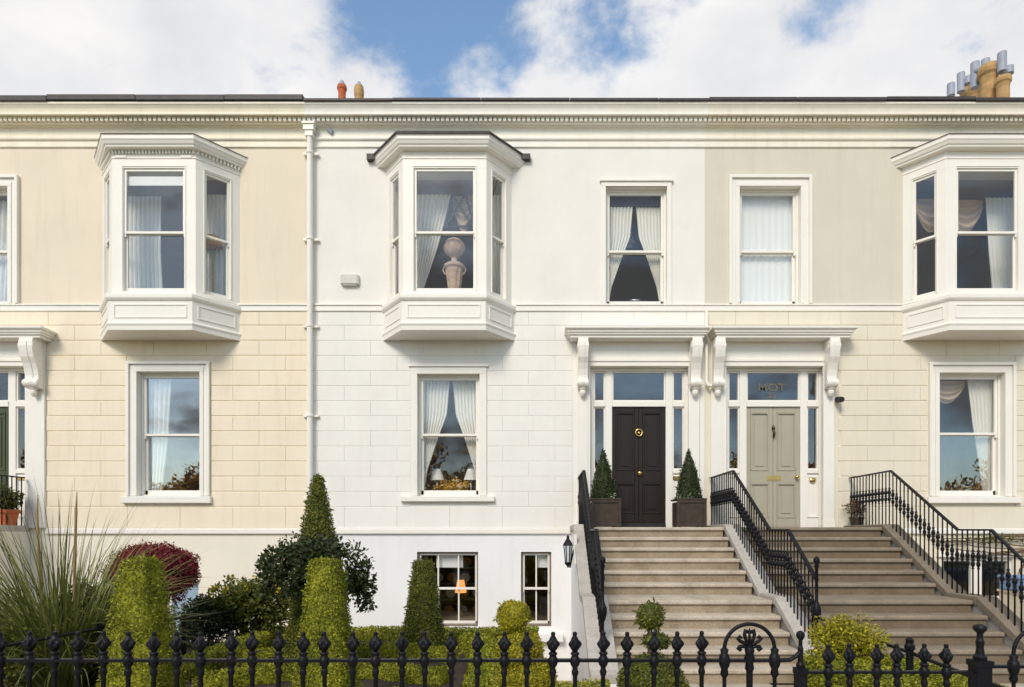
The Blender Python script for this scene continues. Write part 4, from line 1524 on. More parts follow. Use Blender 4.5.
railing(0.70, 'black iron railing left of the steps to the dark brown door', True)
railing(3.13, 'black iron railing between the two flights of steps', True)
railing(5.70, 'black iron railing right of the steps to the sage grey door', True)
railing(-9.50, 'black iron railing of the cream house landing at the left edge', False, 11.9, 9.6)

# ------------------------------------------------------------------ front fence
FD = 3.1
FY = D(FD)
fm = MB()
def leafy(an, z):
    t = max(0.0, min(1.0, (z - 1.058) / 0.075))
    k = math.sin(math.pi * t)
    return 1 + 0.20 * k * math.cos(5 * an + 70 * (z - 1.058)) * 1.0 + 0.14 * k * math.cos(5 * an - 110 * (z - 1.058))
fm.lathe((0, 0, 0), [(0.0115, 0.10), (0.0115, 0.935), (0.016, 0.945), (0.0185, 0.958), (0.014, 0.968), (0.013, 0.978), (0.022, 0.99), (0.0265, 1.005), (0.0265, 1.018), (0.019, 1.03), (0.0165, 1.036),
                     (0.023, 1.042), (0.023, 1.047), (0.013, 1.056)], 14)
hp = [(0.013, 1.056), (0.018, 1.061), (0.023, 1.067), (0.0275, 1.073), (0.030, 1.079), (0.031, 1.085), (0.030, 1.091), (0.0285, 1.097), (0.026, 1.103), (0.023, 1.109), (0.0195, 1.115), (0.016, 1.121), (0.0125, 1.126),
      (0.0105, 1.130), (0.0125, 1.134), (0.0125, 1.142), (0.010, 1.147), (0.004, 1.149)]
fm.lathe((0, 0, 0), [(r * 0.92, z) for r, z in hp], 30, mod=leafy)
spear_me = bpy.data.meshes.new('baluster')
spear_me.from_pydata(fm.v, [], fm.f)
spear_me.materials.append(M['iron'])
spear_me.shade_smooth()


def fpx(px, dist=FD):
    return (px - 541) * dist / 648


def spears(parent, xs, y, dz):
    for x in xs:
        o = bpy.data.objects.new('baluster', spear_me)
        COL.objects.link(o)
        o.parent = parent
        o.location = Vector((x, y, dz)) - WLOC[parent.name]
        o.scale = (0.93, 0.93, 1)
        o.rotation_euler = (random.uniform(-0.012, 0.012), random.uniform(-0.014, 0.014), random.uniform(0, 6.28))


def fence_post(parent, x, y, ztop, w=0.045):
    m = MB()
    zt = ztop
    m.box(x - w * 0.9, x + w * 0.9, y - w * 0.9, y + w * 0.9, 0.0, zt - 0.17)
    m.box(x - w * 1.05, x + w * 1.05, y - w * 1.05, y + w * 1.05, zt - 0.20, zt - 0.172)
    m.lathe((x, y, zt - 0.17), [(w * 0.75, 0.0), (w * 0.8, 0.015), (w * 0.5, 0.03), (w * 0.42, 0.06), (w * 0.5, 0.09), (w * 0.36, 0.105), (w * 0.36, 0.13), (w * 0.72, 0.145), (w * 0.8, 0.157), (w * 0.7, 0.168), (w * 0.25, 0.176)], 14)
    m.build('post', M['iron'], parent)


def arch(parent, xl, xr, y, zr, ztop):
    cx = (xl + xr) / 2
    r = (xr - xl) / 2
    zs = ztop - r
    m = MB()
    pts = [(xl, y, 0.1), (xl, y, zs)] + [(cx - r * math.cos(t), y, zs + r * math.sin(t)) for t in [math.pi * k / 20 for k in range(1, 20)]] + [(xr, y, zs), (xr, y, 0.1)]
    m.tube(pts, 0.0095, 10)
    for x in (xl, xr):
        m.lathe((x, y, zr - 0.08), [(0.012, 0.0), (0.02, 0.015), (0.016, 0.04), (0.024, 0.055), (0.0285, 0.08), (0.024, 0.105), (0.016, 0.115), (0.021, 0.13), (0.012, 0.14)], 12)
    m.build('arch', M['iron'], parent, smooth=True)
    # palmette on a short stem
    m = MB()
    m.tube([(cx, y, 0.1), (cx, y, zr + 0.02), (cx, y, zr + 0.075)], [0.011, 0.016, 0.010], 10)
    m.lathe((cx, y, zr - 0.06), [(0.012, 0), (0.022, 0.02), (0.018, 0.05), (0.026, 0.07), (0.02, 0.09), (0.024, 0.11), (0.014, 0.13)], 12)
    b = Vector((cx, y, zr + 0.07))
    m.tube([b, b + Vector((0, 0, 0.045)), b + Vector((0, 0, 0.085))], [0.006, 0.007, 0.003], 8)
    for sg in (-1, 1):
        m.tube([b, b + Vector((sg * 0.018, 0, 0.03)), b + Vector((sg * 0.024, 0, 0.055)), b + Vector((sg * 0.02, 0, 0.075)), b + Vector((sg * 0.009, 0, 0.07)), b + Vector((sg * 0.011, 0, 0.058))], [0.0065, 0.0088, 0.009, 0.0088, 0.0085, 0.007], 8)
        m.tube([b, b + Vector((sg * 0.025, 0, 0.012)), b + Vector((sg * 0.045, 0, 0.022)), b + Vector((sg * 0.056, 0, 0.034)), b + Vector((sg * 0.046, 0, 0.045)), b + Vector((sg * 0.038, 0, 0.036))], [0.0065, 0.0088, 0.009, 0.0088, 0.0085, 0.007], 8)
        m.tube([b + Vector((0, 0, -0.01)), b + Vector((sg * 0.028, 0, -0.004)), b + Vector((sg * 0.048, 0, -0.003)), b + Vector((sg * 0.056, 0, -0.014)), b + Vector((sg * 0.045, 0, -0.022)), b + Vector((sg * 0.038, 0, -0.014))], [0.0065, 0.0088, 0.009, 0.0088, 0.0085, 0.007], 8)
    m.build('palmette', M['iron'], parent, smooth=True)


ra = thing('iron_railing', (-0.8, FY, 0), 'long black iron railing along the front with spear finials and a palmette arch', 'railing', 'black iron street railings')
xs = [fpx(3 + 24.93 * i) for i in range(-8, 29)]
spears(ra, xs, FY, 0)
m = MB()
m.box(fpx(-200), fpx(778), FY - 0.016, FY + 0.016, 1.003, 1.017)
m.build('rail', M['iron'], ra)
m = MB()
m.box(fpx(-200), fpx(790), FY - 0.016, FY + 0.016, 0.14, 0.155)
m.build('rail', M['iron'], ra)
m = MB()
m.tube([(fpx(777), FY, 1.01), (fpx(790), FY, 1.012), (fpx(796), FY, 1.03), (fpx(800), FY, 1.05)], 0.011, 8)
m.build('rail', M['iron'], ra)
arch(ra, fpx(724.4), fpx(774.6), FY, 1.01, EYE - (624 - 537) * FD / 648)
fence_post(ra, fpx(800.5), FY, EYE - (632 - 537) * FD / 648, 0.026)
m = MB()
for i in range(8):
    m.box(fpx(-200) + i * 0.62 + 0.003, fpx(-200) + (i + 1) * 0.62 - 0.003, FY - 0.12, FY + 0.12, -0.15, 0.1)
m.build('kerb_stone', M['granite_grey'], ra, bevel=0.012)
FD2 = 3.18
FY2 = D(FD2)
rb = thing('iron_railing', (fpx(890, FD2), FY2, 0), 'short lower black iron railing between the arch and the square gate post', 'railing', 'black iron street railings')
spears(rb, [fpx(q, FD2) for q in (827.5, 851.5, 875.5, 899.5, 924, 948.5)], FY2, -0.072)
m = MB()
m.box(fpx(803, FD2), fpx(972, FD2), FY2 - 0.016, FY2 + 0.016, 0.931, 0.944)
m.build('rail', M['iron'], rb)
m = MB()
m.box(fpx(803, FD2), fpx(972, FD2), FY2 - 0.016, FY2 + 0.016, 0.12, 0.135)
m.build('rail', M['iron'], rb)
fence_post(rb, fpx(980, FD2), FY2, EYE - (625 - 537) * FD2 / 648, 0.040)
m = MB()
m.box(fpx(803, FD2), fpx(995, FD2), FY2 - 0.12, FY2 + 0.12, -0.15, 0.08)
m.build('kerb_stone', M['granite_grey'], rb, bevel=0.012)
rc = thing('iron_gate', (fpx(1040, FD2), FY2, 0), 'black iron gate with an arch at the right edge', 'gate')
arch(rc, fpx(1013.6, FD2), fpx(1064, FD2), FY2, 0.965, EYE - (628 - 537) * FD2 / 648)
spears(rc, [fpx(q, FD2) for q in (1088, 1112, 1136)], FY2, -0.045)
m = MB()
m.box(fpx(988, FD2), fpx(1160, FD2), FY2 - 0.014, FY2 + 0.014, 0.958, 0.972)
m.build('rail', M['iron'], rc)
m = MB()
m.box(fpx(988, FD2), fpx(1160, FD2), FY2 - 0.014, FY2 + 0.014, 0.12, 0.135)
m.build('rail', M['iron'], rc)


def divider(X, pts, posts, label):
    dv = thing('garden_railing', (X, D(7), 0), label, 'railing', 'low iron railings between the gardens')
    m = MB()
    m.tube([(X, D(d), z) for d, z in pts], 0.016, 8)
    m.build('rail', M['iron'], dv)
    for (d, zt) in posts:
        m = MB()
        m.lathe((X, D(d), -0.06), [(0.03, 0.0), (0.03, zt - 0.04), (0.042, zt - 0.03), (0.042, zt), (0.03, zt + 0.02), (0.034, zt + 0.05), (0.012, zt + 0.07)], 10)
        m.build('post', M['iron'], dv, smooth=False)
    return dv


divider(-4.3, [(4.4, 0.74), (6.33, 0.71), (7.8, 0.63), (9.4, 0.54)], [(4.6, 0.76), (6.33, 0.75), (7.8, 0.69), (9.4, 0.6)], 'thin black garden rail between the cream and white houses')
divider(3.13, [(7.33, 0.68), (6.6, 0.64), (5.5, 0.62), (4.6, 0.58), (3.4, 0.56)], [(5.5, 0.74), (3.6, 0.62)], 'thin black garden rail running forward from the middle stair newel')

# ------------------------------------------------------------------ topiary, hedges and plants
TG = 'clipped topiary in the front garden'


def frustum_prof(r0, r1, z0, z1, n=14, round_top=0.03):
    pr = [(r0 + (r1 - r0) * i / n, z0 + (z1 - round_top - z0) * i / n) for i in range(n + 1)]
    pr += [(r1 * 0.97, z1 - round_top * 0.4), (r1 * 0.85, z1 - round_top * 0.08), (r1 * 0.4, z1), (0.001, z1)]
    return pr


def cone_prof(r0, z0, z1, n=16, bulge=0.08, tip=0.03):
    pr = []
    for i in range(n + 1):
        t = i / n
        pr.append((tip + (r0 - tip) * ((1 - t) + bulge * math.sin(math.pi * t)), z0 + (z1 - 0.04 - z0) * t))
    pr += [(tip * 0.6, z1 - 0.012), (0.001, z1)]
    return pr


def ball_prof(r, cz, n=12, sq=1.0):
    return [(max(0.001, r * math.sin(math.pi * i / n)), cz - r * sq * math.cos(math.pi * i / n)) for i in range(n + 1)]


x, y = (141 - 541) * 5 / 648, D(5)
clipped('pyramid_topiary', revolve(x, y, frustum_prof(0.30, 0.112, -0.06, 1.43), 40, 0.9), 0.020, 2.4, M['box_leaf'],
        'flat topped yellow green topiary pyramid in front of the red maple', 'topiary', TG, (x, y, -0.06), 1.0, 0.028, depth=0.05, lift=0.4)
x, y = (326 - 541) * 5.5 / 648, D(5.5)
clipped('pyramid_topiary', revolve(x, y, frustum_prof(0.275, 0.115, -0.06, 1.41), 40, 0.9), 0.020, 2.4, M['box_leaf'],
        'flat topped yellow green topiary pyramid in front of the weeping tree', 'topiary', TG, (x, y, -0.06), 5.0, 0.028, depth=0.05, lift=0.4)
x, y = (318 - 541) * 7.6 / 648, D(7.6)
clipped('cone_topiary', revolve(x, y, cone_prof(0.38, -0.06, 2.34, 18, 0.16, 0.06), 26), 0.028, 2.4, M['yew_leaf'],
        'tall pointed green topiary cone rising above the weeping tree', 'topiary', TG, (x, y, -0.06), 9.0, 0.025)
x, y = (423.5 - 541) * 8.5 / 648, D(8.5)
clipped('cone_topiary', revolve(x, y, frustum_prof(0.31, 0.125, -0.06, 1.28), 24, 0.2), 0.028, 2.4, M['yew_leaf'],
        'dark green blunt topiary cone in front of the wide basement window', 'topiary', TG, (x, y, -0.06), 3.0, 0.02)


def tiered(px, dist, tiers, mat, label, stem):
    x, y = (px - 541) * dist / 648, D(dist)
    t = thing('ball_topiary', (x, y, -0.06), label, 'topiary', TG)
    for i, (dx, cz, r, sq) in enumerate(tiers):
        clipped('foliage', revolve(x + dx, y, ball_prof(r, cz, 12, sq), 24), 0.022, 2.4, mat, None, None, None, None, 2.0 + i * 3 + px, r * 0.10, 6.0, parent=t, lift=0.4, spread=0.45, depth=0.035)
    m = MB()
    m.tube([(x, y, -0.06), (x, y, stem)], [0.03, 0.018], 8)
    m.build('stem', M['bark'], t)
    return t


tiered(513, 6.0, [(0.0, 0.865, 0.15, 1.0), (0.06, 0.55, 0.22, 0.85), (0.12, 0.22, 0.30, 0.95)], M['gold_leaf'], 'yellow green tiered ball topiary beside the narrow basement window', 0.86)
tiered(650, 5.0, [(0.0, 0.985, 0.108, 1.0), (0.05, 0.80, 0.105, 0.6), (0.02, 0.44, 0.27, 0.95)], M['green_leaf'], 'tiered ball topiary in front of the steps to the brown door', 0.98)

# hedges of the parterre
HD = 2.0
hedge([(-3.5, -3.05), (-3.0, -3.0), (-2.6, -2.85)], 0.26, 0.0, 0.24, 0.03, HD, 'short curved box hedge tucked behind the second row', 12.0)
hedge([(-4.0, -2.35), (-0.05, -2.35)], 0.34, -0.06, 0.25, 0.034, HD, 'long back box hedge below the basement windows', 1.0)
hedge([(-3.95, -2.9), (-3.9, -5.0), (-3.75, -7.2)], 0.34, 0.0, 0.26, 0.032, HD, 'box hedge along the thin garden rail on the left', 2.0)
hedge([(-3.55, -4.3), (-2.7, -3.75), (-1.9, -3.7), (-1.1, -4.1)], 0.28, 0.0, 0.24, 0.030, HD, 'curved second row box hedge under the weeping tree', 4.0)
hedge([(-0.95, -2.9), (-0.75, -3.7), (-0.6, -4.6), (-0.5, -6.3)], 0.42, 0.0, 0.26, 0.032, HD, 'broad flat box hedge running toward the street beside the ball topiary', 5.0)
hedge([(-3.4, -5.5), (-2.6, -5.0), (-1.7, -4.95), (-1.0, -5.3)], 0.28, 0.0, 0.24, 0.028, HD, 'curved box hedge just behind the left pyramid', 6.0)
hedge([(-3.4, -6.6), (-2.4, -6.25), (-1.3, -6.3), (-0.9, -6.6)], 0.28, 0.0, 0.24, 0.027, HD, 'nearest curved box hedge at the foot of the pyramids', 7.0)
hedge([(-0.35, -6.15), (0.35, -6.1), (0.62, -6.1)], 0.3, -0.06, 0.27, 0.028, HD, 'short low box hedge left of the steps at the path edge', 8.0)
hedge([(2.72, -5.75), (2.8, -7.0), (2.88, -8.3)], 0.5, -0.06, 0.50, 0.027, HD, 'box hedge along the garden rail behind the short lower railing', 9.0, 'box_leaf')
hedge([(3.45, -5.5), (3.5, -7.0), (3.55, -8.2)], 0.42, -0.06, 0.42, 0.027, HD, 'box hedge beside the path to the sage grey door', 10.0, 'box_leaf')
hedge([(-6.2, -6.3), (-5.2, -6.6), (-4.65, -7.4)], 0.5, -0.06, 0.32, 0.028, HD, 'box hedge at the foot of the pampas grass', 11.0, 'box_leaf')

# red maple
x, y = (154 - 541) * 8.3 / 648, D(8.3)
t = thing('maple_tree', (x, y, -0.06), 'small dome shaped dark red maple in front of the cream house', 'tree')
m = MB()
m.tube([(x, y, -0.06), (x + 0.03, y, 0.4), (x, y + 0.02, 0.85), (x + 0.02, y, 1.1)], [0.05, 0.04, 0.034, 0.025], 8)
for k in range(7):
    a = k * 0.9
    m.tube([(x, y, 0.75), (x + 0.25 * math.cos(a), y + 0.25 * math.sin(a), 1.05), (x + 0.42 * math.cos(a), y + 0.42 * math.sin(a), 1.2)], [0.022, 0.014, 0.006], 6)
m.build('trunk', M['bark'], t)
v1 = clump_leaves((x, y, 1.12), (0.54, 0.46, 0.36), 230, 120, 0.042, 0.6, 0.5, 0.4, csize=0.10, droop=0.6, zmin=-0.4)
v2 = clump_leaves((x + 0.12, y - 0.08, 1.12), (0.42, 0.38, 0.32), 80, 100, 0.042, 0.6, 0.5, 0.4, csize=0.10, droop=0.7)
mesh_from('crown', [v1, v2], M['red_leaf'], parent=t)

# weeping dark tree
x, y = (315 - 541) * 6.9 / 648, D(6.9)
t = thing('weeping_tree', (x, y, -0.06), 'small dark weeping tree with drooping sides below the tall cone', 'tree')
m = MB()
m.tube([(x, y, -0.06), (x + 0.02, y, 0.5), (x - 0.01, y, 1.0), (x, y, 1.45)], [0.06, 0.05, 0.045, 0.03], 8)
lp = []
for k in range(16):
    a = k * 2 * math.pi / 16 + random.uniform(-0.2, 0.2)
    l = random.uniform(0.36, 0.52)
    zz = random.uniform(0.95, 1.25)
    pts = [(x, y, 1.35), (x + 0.3 * l * math.cos(a), y + 0.3 * l * math.sin(a), 1.44), (x + 0.75 * l * math.cos(a), y + 0.75 * l * math.sin(a), 1.38), (x + l * math.cos(a), y + l * math.sin(a), zz)]
    m.tube(pts, [0.02, 0.014, 0.010, 0.005], 6)
    lp += pts[1:]
m.build('trunk', M['bark'], t)
parts = [clump_leaves((x, y, 1.42), (0.45, 0.42, 0.15), 74, 44, 0.05, 0.4, 0.8, 0.6, csize=0.11)]
for q in range(20):
    a = random.uniform(0, 2 * math.pi)
    l = random.uniform(0.38, 0.52)
    parts.append(clump_leaves((x + l * math.cos(a), y + 0.9 * l * math.sin(a), random.uniform(0.98, 1.35)), (0.07, 0.07, 0.14), 6, 30, 0.048, 0.3, 0.8, 0.6, csize=0.07, droop=0.6))
for (dx, dz) in ((0.50, 0.95), (0.54, 1.05), (0.47, 1.1), (0.54, 1.22), (-0.44, 1.15), (-0.48, 1.28)):
    parts.append(clump_leaves((x + dx, y + random.uniform(-0.1, 0.1), dz), (0.09, 0.1, 0.15), 8, 30, 0.048, 0.3, 0.8, 0.6, csize=0.07, droop=0.6))
mesh_from('crown', parts, M['ivy_leaf'], parent=t)


def shrub(name, px, py, dist, radii, n, per, leaf, mat, label, cat='shrub', zc=None, csize=0.12, aspect=0.5, second=None):
    x, y, z = at(px, py, dist)
    if zc is not None:
        z = zc
    t = thing(name, (x, y, -0.06), label, cat)
    m = MB()
    for k in range(9):
        a = k * 0.7
        m.tube([(x + 0.05 * math.cos(a), y + 0.05 * math.sin(a), -0.08), (x + radii[0] * 0.4 * math.cos(a), y + radii[1] * 0.4 * math.sin(a), z * 0.6), (x + radii[0] * 0.7 * math.cos(a), y + radii[1] * 0.7 * math.sin(a), z + radii[2] * 0.3)],
               [0.014, 0.01, 0.004], 5)
    m.build('stems', M['bark'], t)
    mesh_from('foliage', [clump_leaves((x, y, z), radii, n, per, leaf, 0.35, 0.8, aspect, csize=csize)], M[mat], parent=t)
    if second:
        mesh_from('flower_heads', [clump_leaves((x, y, z + radii[2] * 0.25), (radii[0] * 0.95, radii[1] * 0.9, radii[2] * 0.95), second[0], second[1], second[2], 0.85, 0.8, 0.7, csize=0.05, zmin=0.1)], M[second[3]], parent=t)
    return t


shrub('leafy_shrub', 252, 608, 9.5, (0.68, 0.4, 0.42), 190, 60, 0.06, 'green_leaf', 'loose green shrub with yellowish tips beside the red maple', second=(26, 26, 0.05, 'gold_leaf'))
shrub('leafy_shrub', 204, 622, 9.3, (0.42, 0.4, 0.36), 110, 50, 0.05, 'ivy_leaf', 'dark low shrub against the garden rail under the red maple')
shrub('flowering_shrub', 848, 642, 6.1, (0.33, 0.3, 0.23), 130, 70, 0.032, 'gold_leaf', 'yellow green flowering shrub beside the middle stair newel', second=(5, 8, 0.03, 'straw'), csize=0.09)
shrub('leafy_shrub', 22, 640, 6.4, (0.8, 0.5, 0.42), 170, 70, 0.045, 'green_leaf', 'spreading dark green shrub at the left under the pampas grass')
shrub('leafy_shrub', 96, 628, 6.9, (0.42, 0.4, 0.45), 110, 60, 0.045, 'ivy_leaf', 'dark shrub between the pampas grass and the left pyramid')

# pampas grass
x, y = (62 - 541) * 6.5 / 648, D(6.5)
t = thing('pampas_grass', (x, y, -0.06), 'tall arching clump of pampas grass at the left edge of the garden', 'ornamental grass')


def blades(n, hmin, hmax, lean, wid, bend):
    V, F = [], []
    k = 0
    seg = 11
    for i in range(n):
        a = random.uniform(0, 2 * math.pi)
        r0 = 0.2 * math.sqrt(random.random())
        ln = random.uniform(hmin, hmax)
        th = random.uniform(0.03, 1.0) * lean
        kap = random.uniform(0.25, 1.0) * bend
        tw = random.uniform(-0.35, 0.35)
        p = Vector((x + r0 * math.cos(a), y + r0 * math.sin(a), -0.06))
        a2 = a + random.uniform(-0.6, 0.6)
        sd0 = Vector((-math.sin(a2), math.cos(a2), 0))
        for s_ in range(seg + 1):
            u = s_ / seg
            ang = th + kap * u ** 1.8
            aa = a2 + tw * u
            d = Vector((math.cos(aa) * math.sin(ang), math.sin(aa) * math.sin(ang), math.cos(ang)))
            if s_:
                p = p + d * (ln / seg)
            w = wid * (1 - u) ** 0.75 * min(1, 0.5 + 3 * u)
            sd = (sd0 + d.cross(sd0) * (0.5 + tw)).normalized()
            V.append(p - sd * w)
            V.append(p + sd * w)
        for s_ in range(seg):
            q = k + s_ * 2
            F.append((q, q + 1, q + 3, q + 2))
        k += 2 * (seg + 1)
    return np.array([tuple(v) for v in V]), np.array(F)


mesh_from('blades', [blades(560, 1.0, 1.75, 0.7, 0.0105, 2.3), blades(420, 1.3, 2.1, 0.45, 0.0105, 1.5), blades(80, 1.7, 2.35, 0.25, 0.0085, 0.6)], M['grass_blade'], parent=t)
for (px, ytop, dist) in ((37, 495, 6.8), (76, 492, 6.7)):
    sx, sy, sz = at(px, ytop, dist)
    bx = sx + (0.05 if px < 50 else -0.03)
    m = MB()
    m.tube([(bx, sy, 0.3), (bx * 0.5 + sx * 0.5, sy, 1.2), (sx, sy, sz - 0.2), (sx + 0.01, sy, sz)], [0.010, 0.015, 0.013, 0.004], 7)
    m.build('dry_stalk', M['straw'], t)

# planters at the brown door
PG = 'planters either side of the brown door'
for (x, lab) in ((1.12, 'left square bronze planter by the brown door'), (2.585, 'right square bronze planter by the brown door')):
    y = D(11.35)
    t = thing('square_planter', (x, y, ZL), lab + ', holding variegated trailing leaves', 'planter', PG)
    m = MB()
    m.frame(x - 0.255, x + 0.255, ZL + 0.012, ZL + 0.47, 0.05, y - 0.255, y - 0.235)
    m.box(x - 0.24, x + 0.24, y - 0.236, y + 0.24, ZL + 0.02, ZL + 0.44)
    m.box(x - 0.262, x + 0.262, y - 0.262, y + 0.262, ZL + 0.471, ZL + 0.5)
    for sx in (-1, 1):
        for sy in (-1, 1):
            m.box(x + sx * 0.2 - 0.03, x + sx * 0.2 + 0.03, y + sy * 0.2 - 0.03, y + sy * 0.2 + 0.03, ZL, ZL + 0.02)
    m.build('box', M['planter'], t, bevel=0.006)
    mesh_from('underplanting', [clump_leaves((x, y, ZL + 0.52), (0.25, 0.25, 0.05), 46, 24, 0.035, 0.3, 0.8, 0.7, csize=0.05)], M['mint_leaf'], parent=t)
    kx = x + (-0.03 if x < 2 else 0.0)
    c = clipped('cone_shrub', revolve(kx, y, cone_prof(0.225, ZL + 0.5, ZL + 1.39, 14, 0.14, 0.015), 22), 0.026, 2.4, M['ivy_leaf'],
                'dark clipped cone shrub growing in the %s planter by the brown door' % ('left' if x < 2 else 'right'), 'topiary', 'cone shrubs in the door planters', (kx, y, ZL + 0.5), x, 0.012, 9.0)

# pot at the cream house landing
x, y = (9 - 541) * 11.7 / 648, D(11.65)
t = thing('plant_pot', (x, y, ZL), 'terracotta pot of leafy plants behind the railing at the left edge', 'plant pot')
m = MB()
m.lathe((x, y, ZL), [(0.12, 0), (0.125, 0.02), (0.175, 0.26), (0.2, 0.27), (0.205, 0.32), (0.18, 0.325), (0.17, 0.28)], 18)
m.build('pot', M['pot_red'], t, smooth=False)
mesh_from('plant', [clump_leaves((x, y, ZL + 0.5), (0.24, 0.2, 0.22), 60, 30, 0.06, 0.2, 0.8, 0.45, csize=0.08)], M['green_leaf'], parent=t)
x, y = (858 - 541) * 11.7 / 648, D(11.75)
t = thing('plant_pot', (x, y, ZL), 'small dry plant in a dark pot behind the railing right of the sage grey door', 'plant pot')
m = MB()
m.lathe((x, y, ZL), [(0.09, 0), (0.12, 0.16), (0.13, 0.17), (0.13, 0.2), (0.11, 0.2)], 14)
m.build('pot', M['planter'], t)
mesh_from('plant', [clump_leaves((x, y, ZL + 0.36), (0.2, 0.14, 0.16), 34, 22, 0.045, 0.2, 0.8, 0.4, csize=0.06)], M['twig'], parent=t)

# climber on the plinth of the beige house
t = thing('climbing_plant', (8.4, -0.1, -0.4), 'bare stemmed climber trained along the plinth under the right hand window', 'climber')
m = MB()
random.seed(21)
for k in range(9):
    z = 1.62 - 0.05 * k
    xx = 9.6
    pts = []
    while xx > 7.0 + 0.12 * k:
        pts.append((xx, -0.07 - 0.03 * random.random(), z + 0.05 * math.sin(xx * 2.2 + k) + random.uniform(-0.02, 0.02)))
        xx -= 0.18
    m.tube(pts, [0.016 * (1 - 0.6 * i / len(pts)) for i in range(len(pts))], 5)
m.tube([(8.9, -0.1, -0.6), (8.95, -0.12, 0.3), (8.8, -0.1, 1.0), (9.2, -0.1, 1.5)], [0.03, 0.028, 0.022, 0.016], 6)
m.build('stems', M['twig'], t)
mesh_from('leaves', [clump_leaves((8.3, -0.12, 1.55), (1.2, 0.06, 0.12), 40, 10, 0.05, 0.1, 0.8, 0.4, csize=0.06)], M['green_leaf'], parent=t)
m = MB()
m.box(7.95, 9.7, -1.35, -0.75, -0.72, 0.66)
m.box(7.92, 9.73, -1.38, -0.72, 0.661, 0.70)
solo(m, 'low_wall', M['beige_base'], (8.8, -1.05, -0.7), 'low rendered wall beyond the right hand stair railing', 'wall', bevel=0.008)
t = thing('storage_box', (8.5, -1.05, 0.70), 'pale blue storage box on the low wall beyond the right hand stair railing', 'box')
m = MB()
m.box(7.90, 9.1, -1.30, -0.82, 0.702, 0.90)
m.build('body', M['pale_blue'], t, bevel=0.015)
m = MB()
m.box(7.87, 9.13, -1.33, -0.79, 0.901, 0.95)
m.build('lid', M['pale_blue'], t, bevel=0.012)

# wall lantern on the stair wall
x, y, z = at(569, 551, 10.1)
X0 = 0.56
t = thing('wall_lantern', (X0, y, z), 'black carriage lantern on a white bracket at the side of the brown door steps', 'lantern')
m = MB()
m.box(X0 - 0.05, X0 - 0.001, y - 0.05, y + 0.05, z - 0.2, z + 0.26)
m.build('back_plate', M['trim'], t, bevel=0.006)
lx = X0 - 0.14
m = MB()
m.tube([(X0 - 0.05, y, z + 0.02), (lx + 0.03, y, z - 0.26), (lx, y, z - 0.24)], 0.013, 8)
for k in range(6):
    a0 = 2 * math.pi * k / 6
    m.tube([(lx + 0.04 * math.cos(a0), y + 0.04 * math.sin(a0), z - 0.18), (lx + 0.065 * math.cos(a0), y + 0.065 * math.sin(a0), z + 0.08)], 0.008, 6)
m.lathe((lx, y, z - 0.26), [(0.01, 0), (0.02, 0.03), (0.05, 0.06), (0.055, 0.08), (0.05, 0.085)], 6)
m.lathe((lx, y, z + 0.08), [(0.075, 0.0), (0.08, 0.012), (0.055, 0.06), (0.03, 0.1), (0.02, 0.12), (0.025, 0.14), (0.006, 0.17)], 6)
m.build('frame', M['iron'], t)
m = MB()
m.lathe((lx, y, z - 0.175), [(0.036, 0), (0.06, 0.25)], 6)
m.build('glazing', M['lantern_glass'], t)


# ------------------------------------------------------------------ behind the windows
CG = 'curtains hanging in the windows'


def curtain(xo, edge, z0, z1, y, label, mat='curtain', folds=7, amp=0.03):
    """sheet from the fixed outer edge xo to the inner edge, given as (t, x) from top t=0 to bottom t=1"""
    nu, nv = 72, 30
    P = np.zeros((nu, nv, 3))
    for j in range(nv):
        t = j / (nv - 1)
        for (ta, xa), (tb, xb) in zip(edge[:-1], edge[1:]):
            if ta <= t <= tb:
                s = (t - ta) / (tb - ta)
                xi = xa + (xb - xa) * s
                break
        for i in range(nu):
            u = i / (nu - 1)
            ph = 2 * math.pi * folds * u + 0.6 * math.sin(5 * u + 2 * t)
            P[i, j] = (xo + (xi - xo) * u + 0.008 * math.cos(ph), y + amp * math.sin(ph) * (0.7 + 0.3 * t), z1 + (z0 - z1) * t)
    V, Q = grid_surface(P)
    return mesh_from('curtain', [(V, Q)], M[mat], loc=(xo, y, z1), label=label, cat='curtain', group=CG, smooth=True)


def swag(x0, x1, z, drop, y, label, mat='swag'):
    nu, nv = 36, 30
    P = np.zeros((nu, nv, 3))
    for i in range(nu):
        u = i / (nu - 1)
        for j in range(nv):
            v = j / (nv - 1)
            sag = math.sin(math.pi * u) ** 0.9
            P[i, j] = (x0 + (x1 - x0) * u, y - 0.03 * math.sin(v * 22 + 2 * math.sin(math.pi * u)) * (0.3 + sag) - 0.05 * sag * v, z - drop * v * (0.22 + 0.78 * sag))
    V, Q = grid_surface(P)
    return mesh_from('window_swag', [(V, Q)], M[mat], loc=((x0 + x1) / 2, y, z), label=label, cat='swag', group='draped swags in the windows', smooth=True)


def pair(cx, w, z0, z1, y, who, gap=0.03, mat='curtain'):
    hw = w / 2
    for sg, side in ((-1, 'left'), (1, 'right')):
        curtain(cx + sg * (hw + 0.02), [(0.0, cx + sg * gap), (0.3, cx + sg * (gap + 0.1 * hw)), (0.55, cx + sg * hw * 0.52), (0.8, cx + sg * hw * 0.85), (1.0, cx + sg * hw * 0.98)], z0, z1, y,
                '%s white tied back curtain %s' % (side, who), mat, 8, 0.028)


